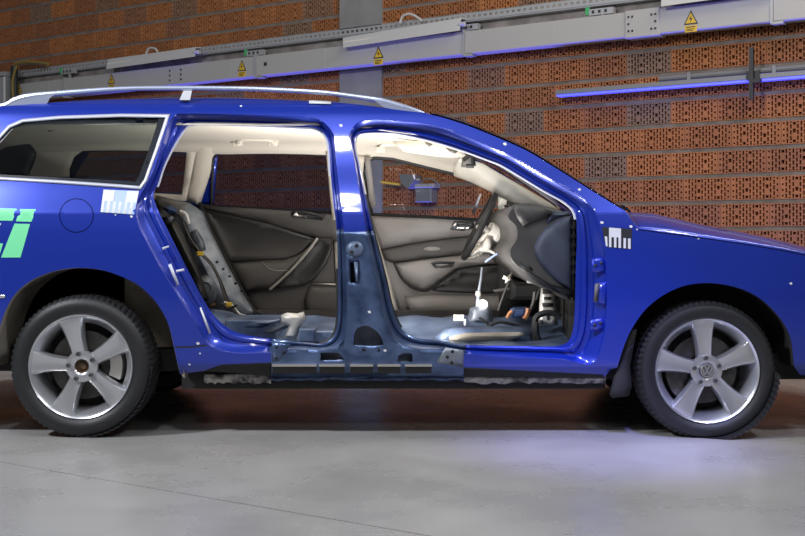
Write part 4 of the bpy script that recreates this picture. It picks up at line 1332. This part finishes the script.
# ---------- far rear door lining
RD = onF(0.075)
pan = plate('door_panel', [(202, 204), (212, 205.2), (270, 209), (345, 214.5), (348, 318.5), (263, 318.5), (252, 308), (231, 261), (212, 228)], onF(0.04), 'trimrear', rdoor, bulge=0.012, bw=6, thick=0.015, pitch=6)
plate('upper_door_trim', [(203, 205.5), (270, 209.5), (345, 215), (345, 246), (330, 239.5), (317, 238), (264.6, 222.5), (203.5, 208.8)], onF(0.086), 'trimrear', rdoor, bulge=0.022, bw=10, thick=0.012, pitch=5)
plate('door_insert', [(204, 210), (264.6, 223.5), (316, 239), (307, 246), (297, 254), (286, 258), (228, 261.5), (212, 229)], onF(0.088), 'trimrear2', rdoor, bulge=-0.03, bw=16, thick=0.012, pitch=5)
plate('armrest', [(228, 262.5), (286, 259), (299, 254.5), (309, 246.5), (318, 239), (313, 249), (271, 289), (246, 292), (238, 280)], onF(0.09), 'trimrear', rdoor, bulge=0.03, bw=12, thick=0.02, pitch=5)
plate('armrest_pocket', [(319, 238.5), (332.5, 239), (331, 250), (325, 264), (313, 279), (303, 285), (273, 289), (290, 272), (306, 254)], onF(0.09), 'trimblack', rdoor, bulge=-0.02, bw=8, thick=0.01, pitch=5)
sst = [(317.5, 238), (308, 251), (295, 266), (283, 278), (270, 289.5)]
MB().tube(cat_curve([FS(x, y, 0.122) for x, y in sst], 5, False), [0.0085] * 21, 6).build('silver_strip', 'silver', rdoor)
ss2 = [(262.5, 262), (268, 268), (276, 270.5), (288, 270.3)]
MB().tube(cat_curve([FS(x, y, 0.122) for x, y in ss2], 5, False), 0.003, 5).build('trim_line', 'trimlight', rdoor)
hr = plate('handle_recess', [(291, 213), (296, 210.3), (326, 215), (322, 220.3), (292, 217)], onF(0.111), 'trimblack', rdoor, bulge=-0.012, bw=4, thick=0.006, pitch=3)
hd = plate('door_handle', [(291.5, 215.5), (296.5, 211), (299.5, 214.3), (310.5, 217), (309, 219.2), (293, 217.6)], onF(0.112), 'chrome', rdoor, bulge=0.012, bw=2, thick=0.008, pitch=2.5)
sp = plate('speaker_pocket', [(304, 299), (309, 287), (313, 284), (340, 284.5), (345, 316.5), (306, 316)], onF(0.088), 'trimrear', rdoor, bulge=0.02, bw=4, thick=0.012, pitch=5)
plate('pocket_edge', [(313, 283), (345, 284), (345, 285.6), (313, 284.6)], onF(0.112), 'silver', rdoor, thick=0.006, pitch=4)
plate('door_bottom', [(263, 317), (348, 317), (348, 321), (266, 321)], onF(0.10), 'trimblack', rdoor, thick=0.02, pitch=5)
MB().tube(cat_curve([FS(x, y, 0.13) for x, y in ((200, 203), (203, 213), (212, 234), (230, 268), (248, 302), (262, 319))], 5, False), 0.014, 8).build('far_door_seal', 'black', car)

# ---------- far front door lining
pan2 = plate('door_panel', [(369, 214.5), (440, 217.5), (496, 221.5), (530, 224), (545, 300), (540, 319), (413, 319), (398, 312), (387, 288), (377, 252)], onF(0.04), 'trimlight', fdoor, bulge=0.014, bw=6, thick=0.015, pitch=6)
plate('upper_door_trim', [(371, 216), (440, 219), (496, 223), (500, 234), (452, 237.5), (412, 243), (382, 249)], onF(0.086), 'trimlight', fdoor, bulge=0.03, bw=10, thick=0.012, pitch=5)
plate('dark_insert', [(381, 249.5), (412, 243.6), (452, 238), (500, 235), (500, 251), (464, 254), (430, 258), (392, 263), (385, 260)], onF(0.086), 'trimdark', fdoor, bulge=0.012, bw=5, thick=0.012, pitch=4)
plate('insert_badge', circ(432, 249, 8.5, 24, 2.4), onF(0.1), 'trimlight', fdoor, bulge=0.004, bw=2, thick=0.004, pitch=3)
plate('armrest', [(393, 263.5), (430, 258.8), (464, 255), (505, 252), (505, 262), (470, 266), (455, 270), (441, 280), (429, 289.5), (419, 290), (409, 285.5), (400, 276)], onF(0.088), 'trimlight', fdoor, bulge=0.045, bw=12, thick=0.02, pitch=5)
plate('grip_recess', [(431, 263.2), (437, 262), (455, 262), (452, 266.5), (436, 267.6)], onF(0.136), 'trimblack', fdoor, bulge=-0.02, bw=2.5, thick=0.006, pitch=2.5)
MB().tube(cat_curve([FS(x, y, 0.1) for x, y in ((393.5, 263), (401, 278), (411, 287.5), (422, 291), (430, 290), (442, 280.5), (456, 270.5))], 5, False), 0.004, 5).build('trim_line', 'trimblack', fdoor)
plate('door_pocket', [(431, 290), (443, 280.5), (457, 270.5), (472, 267), (540, 262), (545, 292), (480, 293), (440, 291)], onF(0.092), 'trimblack', fdoor, bulge=-0.025, bw=8, thick=0.01, pitch=6)
plate('lower_pocket', [(404, 296), (430, 295), (540, 296), (538, 316), (414, 317), (407, 309)], onF(0.09), 'trimlight', fdoor, bulge=0.035, bw=9, thick=0.012, pitch=6)
plate('handle_recess', [(450.5, 229), (454, 221.5), (473, 221.8), (475, 227), (464, 230.5)], onF(0.117), 'trimblack', fdoor, bulge=-0.012, bw=3, thick=0.006, pitch=3)
plate('door_handle', [(450, 230), (454, 221.3), (457.5, 222), (458, 225.5), (470, 226), (474, 228.5), (462, 231)], onF(0.119), 'chrome', fdoor, bulge=0.012, bw=2, thick=0.008, pitch=2.5)
# things fixed behind the far window: cable duct bracket on the wall side are separate; pillar strip on glass
# ---------- rear wheel house, bare metal on the far side
wh = plate('wheel_house', [(158, 196), (176, 200), (190, 203), (203, 212), (212, 234), (226, 262), (243, 294), (258, 316), (230, 318), (205, 312), (186, 275), (165, 228), (154, 208)], atY(1.42), 'raw', car, bulge=0.06, bw=20, thick=0.01, pitch=5, power=1.0)
plate('strut_mount', circ(205, 291, 12.5, 28, 16), atY(1.355), 'raw', wh, bulge=0.03, bw=9, thick=0.01, pitch=4)
MB().lathe_y([(0.055, 0.03), (0.052, 0.0), (0.040, -0.004), (0.034, 0.012), (0.018, 0.014), (0.016, 0.0), (0.001, 0.0)], 28, PX(204.5, 289, 1.29)).build('strut_cup', 'raw', wh, sharp=40)
plate('rusty_patch', [(203, 299), (212, 300), (217, 305), (208, 309)], atY(1.36), 'rust', wh, bulge=0.01, bw=3, thick=0.01, pitch=4)
plate('inner_bracket', [(190, 232), (197, 229), (204, 240), (206, 250), (198, 252), (192, 245)], atY(1.345), 'raw', wh, bulge=0.02, bw=4, thick=0.01, pitch=4)
plate('shelf_bracket', [(156, 195), (186, 203), (183, 218), (170, 217), (157, 208)], atY(1.33), 'trimmid', car, bulge=0.01, bw=4, thick=0.012, pitch=5)
plate('belt_reel', [(163, 207), (171, 205.5), (177, 210), (176, 214), (167, 213)], atY(1.29), 'bluebox', car, bulge=0.03, bw=4, thick=0.03, pitch=4)
plate('belt_bracket', [(160, 209), (167, 212), (174, 218), (170, 224), (163, 220)], atY(1.28), 'raw', car, bulge=0.02, bw=3, thick=0.02, pitch=4)
plate('black_side_cover', [(164.5, 224), (177, 220), (189, 247), (203, 281), (209, 300), (203, 303), (184, 266)], atY(1.2), 'trimblack', car, bulge=0.02, bw=4, thick=0.03, pitch=5)
def wire(pts, Y, r_, m, nm='wire'):
    return MB().tube(cat_curve([PX(x, y, Y) for x, y in pts], 6, False), r_, 6).build(nm, m, car)
wire([(178, 214), (186, 226), (188, 240), (199, 252), (212, 265), (222, 285), (229, 303), (240, 315)], 1.27, 0.009, 'black')
wire([(183, 222), (190, 238), (203, 256), (216, 272), (226, 300), (236, 314)], 1.26, 0.006, 'trimdark')
wire([(180, 211), (186, 214), (189, 224)], 1.26, 0.008, 'whiteplastic')
wire([(214, 309), (222, 304), (228, 309), (237, 305)], 1.2, 0.007, 'black')
wire([(224, 302), (232, 305), (240, 314), (250, 316)], 1.22, 0.006, 'whiteplastic')
for x, y in ((200, 254), (229, 305)):
    p = PX(x, y, 1.22)
    MB().cbox((p.x - 0.016, p.y - 0.014, p.z - 0.010), (p.x + 0.016, p.y + 0.014, p.z + 0.014), 0.004).build('yellow_connector', 'yellow', car)
for k in range(7):     # clip holes down the pillar flange
    x, y = 217 + k * 6.2, 262 + k * 7.2
    plate('clip_hole', circ(x, y, 1.6, 10, 1.3), atY(1.345), 'under', wh, thick=0.004, pitch=3)

# ---------- bare floor pan
fp = []
nx, ny = 48, 16
for i in range(nx + 1):
    x = -0.97 + 1.92 * i / nx
    for j in range(ny + 1):
        y = 0.125 + 1.52 * j / ny
        tun = 0.10 * math.exp(-((y - 0.91) / 0.16) ** 2)
        bead = 0.006 * math.sin(x * 24) * math.sin(y * 9)
        rise = 0.09 * max(0.0, min(1.0, (-0.70 - x) / 0.2))
        fp.append(Vector((x, y, 0.375 + bead + tun * (1 if x > -0.6 else 0.4) + rise)))
f = [(i * (ny + 1) + j, (i + 1) * (ny + 1) + j, (i + 1) * (ny + 1) + j + 1, i * (ny + 1) + j + 1) for i in range(nx) for j in range(ny)]
mesh_obj('floor_pan', fp, orient(fp, f, (0, 0, 1)), 'primer', car, sharp=40, solid=0.004, soff=-1)
MB().box((-1.1, 1.58, 0.30), (0.95, 1.66, 0.46)).build('far_sill', 'trimdark', car, sharp=0)
def bar(name, a, b, Y0, Y1, m, z0px=None):
    return None
# cross members and seat mounts
def pxbox(name, x0, x1, y0, y1, Ya, Yb, m, parent=car, ch=0.006):
    a, b = PX(x0, y1, Ya), PX(x1, y0, Ya)
    return MB().cbox((a.x, Ya, a.z), (b.x, Yb, b.z), min(ch, abs(b.x - a.x) / 3, abs(b.z - a.z) / 3)).build(name, m, parent, sharp=30)
pxbox('seat_cross_member', 225, 276, 320, 340, 0.55, 0.95, 'primer')
plate('crumpled_bracket', [(281, 315), (287, 312.5), (297, 313.5), (304, 311.5), (306, 320), (300, 328), (296, 340), (284, 338), (288, 326), (281, 324)], atY(0.42), 'zinc', car, bulge=0.03, bw=4, thick=0.01, pitch=3)
plate('torn_panel', [(282, 316), (296, 316), (294, 326), (270, 334), (262, 331), (280, 325)], atY(0.5), 'raw', car, bulge=0.03, bw=5, thick=0.008, pitch=4)
pxbox('seat_mount', 299, 315, 329, 342, 0.35, 0.55, 'primer')
pxbox('rear_floor_rail', 315, 337, 331, 343, 0.45, 1.2, 'primer')
plate('blue_foil', [(243, 328), (252, 322), (280, 319), (281, 322), (262, 328)], atY(0.5), 'primer', car, bulge=0.02, bw=3, thick=0.01, pitch=4)
# front floor: inner sill panel and carpet strip
plate('tunnel_side', [(433, 338), (446, 328), (458, 325.5), (525, 326), (532, 334), (540, 346), (440, 345)], atY(0.62), 'primer', car, bulge=0.04, bw=8, thick=0.015, pitch=5)
plate('felt_strip', [(449, 337), (464, 333), (520, 332), (527, 335), (505, 341), (449, 342)], atY(0.54), 'liner', car, bulge=0.01, bw=3, thick=0.01, pitch=4)
plate('seat_rail', [(402, 322), (406, 321), (423, 322), (425, 327), (422, 330), (404, 330)], atY(1.05), 'trimblack', car, bulge=0.02, bw=3, thick=0.02, pitch=4)
plate('seat_rail_edge', [(402, 320.5), (423, 321.5), (425, 325), (422.5, 324), (404, 322.8)], atY(1.0), 'zinc', car, thick=0.01, pitch=4)
wire([(425, 327), (434, 327), (442, 320), (455, 317)], 1.0, 0.012, 'trimdark', 'cable')
pxbox('sensor_box', 454, 464, 315, 321, 0.75, 0.80, 'whiteplastic', ch=0.003)
wire([(465, 319), (464.8, 329)], 0.7, 0.006, 'white', 'cable_stub')
# gear shift housing
gs = empty('gear_shift', (0, 0, 0), None, None)
COL.objects.unlink(gs); bpy.data.objects.remove(gs)
gb = plate('gear_shift_housing', [(466, 325), (470, 308), (474, 306.5), (489, 305), (492, 310), (494, 325)], atY(0.86), 'raw', car, bulge=0.05, bw=5, thick=0.10, pitch=3)
MB().tube([PX(477.5, 307, 0.86), PX(478.5, 294, 0.86), PX(481, 278, 0.86), PX(482, 267, 0.86)], [0.013, 0.009, 0.006, 0.0055], 8).build('shift_rod', 'raw', gb)
MB().tube([PX(478, 296, 0.86), PX(478.5, 291.5, 0.86)], 0.014, 8).build('rod_collar', 'zinc', gb)
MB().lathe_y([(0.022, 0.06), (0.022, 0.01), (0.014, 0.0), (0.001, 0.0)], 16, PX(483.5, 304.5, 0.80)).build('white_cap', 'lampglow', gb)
wire([(479, 318), (483, 320), (488, 325), (484, 334), (484, 341)], 0.72, 0.007, 'black', 'cable')
wire([(488, 326), (500, 322), (515, 325), (524, 331)], 0.72, 0.009, 'black', 'cable')

# ---------- dashboard
dsec = [(512, 206), (530, 203), (548, 207.5), (566, 213), (572, 226), (573, 296), (560, 293.5), (548, 289.5), (532, 281), (519, 269), (511, 261), (509, 250), (516, 238), (515, 225), (507, 216)]
dsm = [(p.x, p.y) for p in cat_curve([(a, b, 0) for a, b in dsec], 3)]
n = len(dsm)
yA, yB = 0.30, 1.60
def dp(x, y, Y):      # cross-section traced at the near end, carried straight across the car
    p = PX(x, y, 0.30); return Vector((p.x, Y, p.z))
cxm = sum(p[0] for p in dsm) / n; cym = sum(p[1] for p in dsm) / n
v = []
for Y, sc in ((yA, 0.94), (yA + 0.012, 1.0), (yB - 0.01, 1.0), (yB, 0.94)):
    v += [dp(cxm + (x - cxm) * sc, cym + (y - cym) * sc, Y) for x, y in dsm]
f = [(i * n + k, i * n + (k + 1) % n, (i + 1) * n + (k + 1) % n, (i + 1) * n + k) for i in range(3) for k in range(n)]
f += [tuple(range(n)), tuple(range(4 * n - 1, 3 * n - 1, -1))]
dash = mesh_obj('dashboard', v, f, 'trimdark', car, sharp=40)
plate('dash_end_cap', [(572, 215), (558, 219.5), (546, 227.5), (538, 237), (534, 246), (536, 258), (544, 269.5), (556, 281.5), (573, 293)], atY(0.295), 'capblue', dash, bulge=0.022, bw=7, thick=0.012, pitch=4, smooth=0)
plate('dash_corner', [(550, 213), (566, 211), (572, 214), (556, 219), (547, 224.5), (546, 220)], atY(0.30), 'capblue', dash, bulge=0.01, bw=4, thick=0.02, pitch=4)
plate('dash_vent_slot', [(526.5, 264.5), (528.5, 264), (533, 270), (531, 270.5)], atY(0.296), 'trimblack', dash, thick=0.004, pitch=3)
plate('dash_top_pad', [(512, 205), (521, 203.5), (540, 206), (553, 213), (545, 217), (530, 222), (523, 226), (517, 218)], atY(0.285), 'trimdark', dash, bulge=0.015, bw=6, thick=0.03, pitch=4)
plate('dash_lower_lip', [(573, 290), (573, 297), (556, 292.5), (541, 285), (527, 274.5), (517, 264), (520, 262), (534, 274), (550, 284)], atY(0.285), 'trimblack', dash, bulge=0.008, bw=3, thick=0.02, pitch=4)
MB().tube([PX(x, y, 0.30) for x, y in ((574, 212), (573.5, 250), (572.5, 300))], 0.011, 6).build('dash_mount', 'black', dash)
for k in range(7):
    p = PX(573.5, 218 + k * 9, 0.28)
    MB().box((p.x - 0.010, p.y - 0.01, p.z - 0.009), (p.x + 0.008, p.y + 0.01, p.z + 0.009)).build('dash_clip', 'trimblack', dash, sharp=0)
# dark cavity under the dash
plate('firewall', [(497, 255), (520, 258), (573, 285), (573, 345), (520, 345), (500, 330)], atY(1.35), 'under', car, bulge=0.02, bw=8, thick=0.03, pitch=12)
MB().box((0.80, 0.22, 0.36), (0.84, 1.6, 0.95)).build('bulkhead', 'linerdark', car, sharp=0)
# pedal bracket (zinc, perforated)
pb = plate('pedal_bracket', [(541, 288), (553, 288), (556, 300), (558, 325.5), (538, 325.5), (539.5, 303)], atY(0.70), 'zinc', car, bulge=0.02, bw=4, thick=0.03, pitch=3)
for poly in ([(543, 289), (551, 289), (552, 294), (542.5, 294)], [(542, 303), (553.5, 303), (553, 307), (542.5, 307)], [(546.5, 313), (549.5, 313), (549, 320), (547, 320)], [(544, 297), (551.5, 297), (551.5, 300), (544, 300)]):
    plate('bracket_hole', poly, atY(0.676), 'under', pb, thick=0.004, pitch=3)
for cx, cy in ((541, 322.5), (553.5, 322.5)):
    MB().lathe_y([(0.013, 0.02), (0.013, 0.0), (0.008, -0.003), (0.001, -0.003)], 12, PX(cx, cy, 0.675)).build('bracket_bolt', 'bolt', pb)
wire([(536, 345), (534.5, 330), (536, 318), (543, 313.5), (552, 313), (561, 317)], 0.60, 0.016, 'black', 'hose')
wire([(541, 344), (537, 333), (536.5, 322)], 0.58, 0.012, 'black', 'hose')
wire([(535, 292), (533, 304), (528, 314)], 0.8, 0.010, 'trimdark', 'cable')
wire([(548, 276), (540, 290), (536, 300)], 0.8, 0.010, 'black', 'cable')
wire([(512, 272), (508, 283), (503, 296), (498, 311)], 0.85, 0.005, 'trimdark', 'cable')
plate('blue_module', [(510, 309), (514, 307), (526, 306.5), (529, 310), (525, 317.5), (512, 318)], atY(0.8), 'bluebox', car, bulge=0.03, bw=4, thick=0.04, pitch=3)
wire([(507, 318), (509, 314), (512, 311)], 0.76, 0.010, 'copper', 'cable')
wire([(524, 319), (527, 314), (528, 308)], 0.76, 0.012, 'copper', 'cable')
plate('torn_foam', [(504, 275), (507, 277), (510, 274), (510.5, 278), (513, 281), (508.5, 280.5), (505, 283.5), (505.5, 279.5), (502.5, 279)], atY(0.75), 'cream', car, bulge=0.012, bw=2, thick=0.012, pitch=2.5)
plate('knee_shelf', [(493, 290), (530, 284.5), (532, 287), (495, 292.5)], atY(1.1), 'trimmid', car, thick=0.03, pitch=5)
pxbox('heater_duct', 512, 560, 282, 300, 0.95, 1.3, 'trimblack', ch=0.02)
wire([(527, 281), (532, 281.5), (536, 281)], 0.6, 0.011, 'zinc', 'mount_tube')
# instrument binnacle and A pillar foot, seen past the wheel
plate('instrument_binnacle', [(486, 224), (497, 217), (513, 216), (520, 230), (516, 252), (500, 262), (492, 250), (489, 236)], atY(1.42), 'trimdark', car, bulge=0.06, bw=8, thick=0.10, pitch=4)
plate('pillar_foot_trim', [(508, 210), (512, 206), (521, 222), (524, 232), (518, 236), (514, 228)], atY(1.0), 'whiteplastic', car, bulge=0.012, bw=3, thick=0.015, pitch=3)
plate('pillar_foot_edge', [(504, 205), (509, 204), (519, 222), (525, 230), (522, 234), (513, 224)], atY(1.02), 'trimblack', car, thick=0.03, pitch=4)
plate('cream_stay', [(497.5, 196.5), (507, 200), (504.5, 214), (498.5, 214)], atY(1.2), 'cream', car, bulge=0.012, bw=3, thick=0.03, pitch=3)
plate('blue_clip', [(504, 213), (508, 214), (508, 220), (504.5, 219.5)], atY(1.18), 'stickpale', car, thick=0.02, pitch=3)
# steering wheel (rim, spokes, hub), seen edge-on
c = PX(479.5, 226.5, 1.27)
ax = (PX(494.5, 197, 1.27) - PX(464.5, 257, 1.27)).normalized()     # up along the rim
ny_ = Vector((0, 1, 0))
axis = ny_.cross(ax).normalized()
RW = 0.185
rim = MB()
pts = [c + ax * (RW * math.cos(2 * math.pi * k / 40)) + ny_ * (RW * math.sin(2 * math.pi * k / 40)) for k in range(41)]
rim.tube(pts, 0.0185, 10, cap=False)
sw = rim.build('steering_wheel', 'trimblack', car)
if axis.x < 0: axis = -axis
hubc = c + axis * 0.055
hb_ = MB()
for a, b, r0, r1 in ((c + ny_ * -0.17, hubc, 0.012, 0.02), (c + ny_ * 0.17, hubc, 0.012, 0.02), (c - ax * 0.17, hubc - ax * 0.03, 0.014, 0.02)):
    hb_.tube([a, (a + b) / 2 + axis * 0.012, b], [r0, (r0 + r1) / 2, r1], 8)
hb_.build('spoke', 'whiteplastic', sw)
hb_ = MB()
prof = [(0.0, -0.015), (0.045, -0.012), (0.062, 0.01), (0.06, 0.05), (0.04, 0.075), (0.034, 0.16), (0.0, 0.165)]
NN = 24
v = []
for r_, t in prof:
    for k in range(NN):
        a = 2 * math.pi * k / NN
        v.append(hubc + axis * t + (ax * math.cos(a) + ny_ * math.sin(a)) * max(r_, 0.001))
f = [(i * NN + k, i * NN + (k + 1) % NN, (i + 1) * NN + (k + 1) % NN, (i + 1) * NN + k) for i in range(len(prof) - 1) for k in range(NN)]
hb_.add(v, f).build('hub', 'whiteplastic', sw)
plate('airbag_carrier', [(464.5, 259), (474, 250), (482, 243.5), (486, 236), (492, 238), (493.5, 247), (489, 253), (480, 252.5), (472, 257)], atY(1.2), 'whiteplastic', sw, bulge=0.03, bw=4, thick=0.05, pitch=3)
wire([(488, 250), (497, 255), (507, 263)], 1.15, 0.008, 'whiteplastic', 'column_tube')
wire([(485, 262), (492, 257), (500, 252), (508, 246)], 1.0, 0.006, 'stickpale', 'blue_wire')
MB().tube([PX(496, 232, 1.25), PX(502, 236, 1.22), PX(506, 242, 1.18)], [0.012, 0.010, 0.006], 8).build('column_stalk', 'whiteplastic', car)
# white strip outside the far front window, painted as its reflection
plate('window_glint', [(471.5, 214), (480, 193.5), (481.5, 194), (474.5, 214)], lambda x, y, e=0: PX(x, y, 1.93 - e), 'white', fdoor, bulge=0.01, bw=2, thick=0.02, pitch=3)

# ================================================================== grey shapes on the wall, seen through the far window
wb = empty('grey_wall_box', Wp(*WPX(424, 200, 0.1), 0.1), 'plain grey box on the wall seen through the front side window', 'box')
def wq(name, x0, x1, y0, y1, o0, o1, m, par):
    a, h1 = WPX(x0, y0, o1); b, h0 = WPX(x1, y1, o1)
    return MB().cbox((a, -o1, h0), (b, -o0, h1), 0.008, lambda x, y, z: Wp(x, z, -y)).build(name, m, par, sharp=30)
wq('body', 415, 431, 188, 202, 0.008, 0.12, 'galvdark', wb)
wq('lid', 414, 433, 184, 187.5, 0.008, 0.13, 'galv', wb)
wc = empty('grey_wall_bracket', Wp(*WPX(407, 185, 0.1), 0.1), 'small grey bracket with a yellow rod beside the grey box', 'bracket')
a = [Wp(*WPX(x, y, 0.14), 0.14) for x, y in ((399, 174), (416, 175), (414, 180), (408, 189), (401, 183))]
b = [p - nn * 0.12 for p in a]
k = 5
MB().add(a + b, [tuple(range(k))[::-1], tuple(range(2 * k - 1, k - 1, -1))[::-1]] + [(i, k + i, k + (i + 1) % k, (i + 1) % k) for i in range(k)]).build('shade', 'galvdark', wc, sharp=0)
MB().tube([Wp(*WPX(381, 182, 0.10), 0.10), Wp(*WPX(400, 184.5, 0.10), 0.10)], 0.012, 6).build('yellow_rod', 'yellow', wc)
MB().tube(cat_curve([Wp(*WPX(x, y, 0.08), 0.08) for x, y in ((420, 184), (426, 179), (434, 180), (440, 186))], 5, False), 0.008, 6).build('cable', 'galvdark', wb)

# ---------- window seals on the far doors
MB().tube([FS(x, y, 0.045) for x, y in dens(fwin, 8) + fwin[:1]], 0.014, 6, cap=False).build('window_seal', 'black', fdoor)
MB().tube([FS(x, y, 0.045) for x, y in dens(rwin, 8) + rwin[:1]], 0.008, 6, cap=False).build('window_seal', 'black', rdoor)
plate('door_window_frame', [(212, 152), (218, 152), (216, 175), (213.5, 206), (198, 207), (205, 180)], onF(0.03), 'paint', rdoor, thick=0.01, pitch=6)
# ---------- unseen lights added in the cabin to brighten the headlining
def lamp(px, py, Y, dirv, energy, col, sz, spread=180):
    p = PX(px, py, Y)
    area('added_cabin_light', p, p + Vector(dirv), energy, sz, sz, col, spread)
lamp(418, 331, 0.40, (0.18, 0.5, 1), 14, (1.0, 0.95, 0.89), 0.26, 150)
wl = pxbox('added_lamp_body', 357, 371, 305, 319, 0.40, 0.46, 'trimblack')  # lamp body added out of view behind the centre pillar
pxbox('added_lamp_lens', 358, 370, 306, 318, 0.465, 0.47, 'lampglow', wl)
lamp(358, 303, 0.52, (-0.28, 0.22, 1), 8.5, (1.0, 0.95, 0.89), 0.10, 110)
MB().box((-0.02, 0.98, 0.380), (0.74, 1.575, 0.405)).build('floor_mat', 'trimmid', car, sharp=0)
MB().box((-0.62, 0.98, 0.380), (-0.24, 1.575, 0.405)).build('floor_mat', 'trimmid', car, sharp=0)

# loose cables and scraps on the stripped floor
rc = random.Random(3)
for x0, x1, y0, y1, n_ in ((404, 465, 319, 333, 5), (485, 535, 316, 334, 6), (228, 275, 314, 326, 5), (306, 334, 319, 330, 3)):
    for k in range(n_):
        xa = rc.uniform(x0, x1 - 12); ln = rc.uniform(10, 22)
        ya = rc.uniform(y0, y1)
        Yk = 0.42 + (341 - ya) / 21.0 * 1.05 if ya > 320 else 1.45
        Yk = max(0.45, min(1.45, Yk)) - 0.03
        pts_ = [(xa + ln * q / 3, ya + rc.uniform(-2.2, 2.2)) for q in range(4)]
        wire(pts_, Yk, rc.choice((0.006, 0.009, 0.012)), rc.choice(('black', 'black', 'trimdark', 'zinc', 'olive')), 'loose_cable')
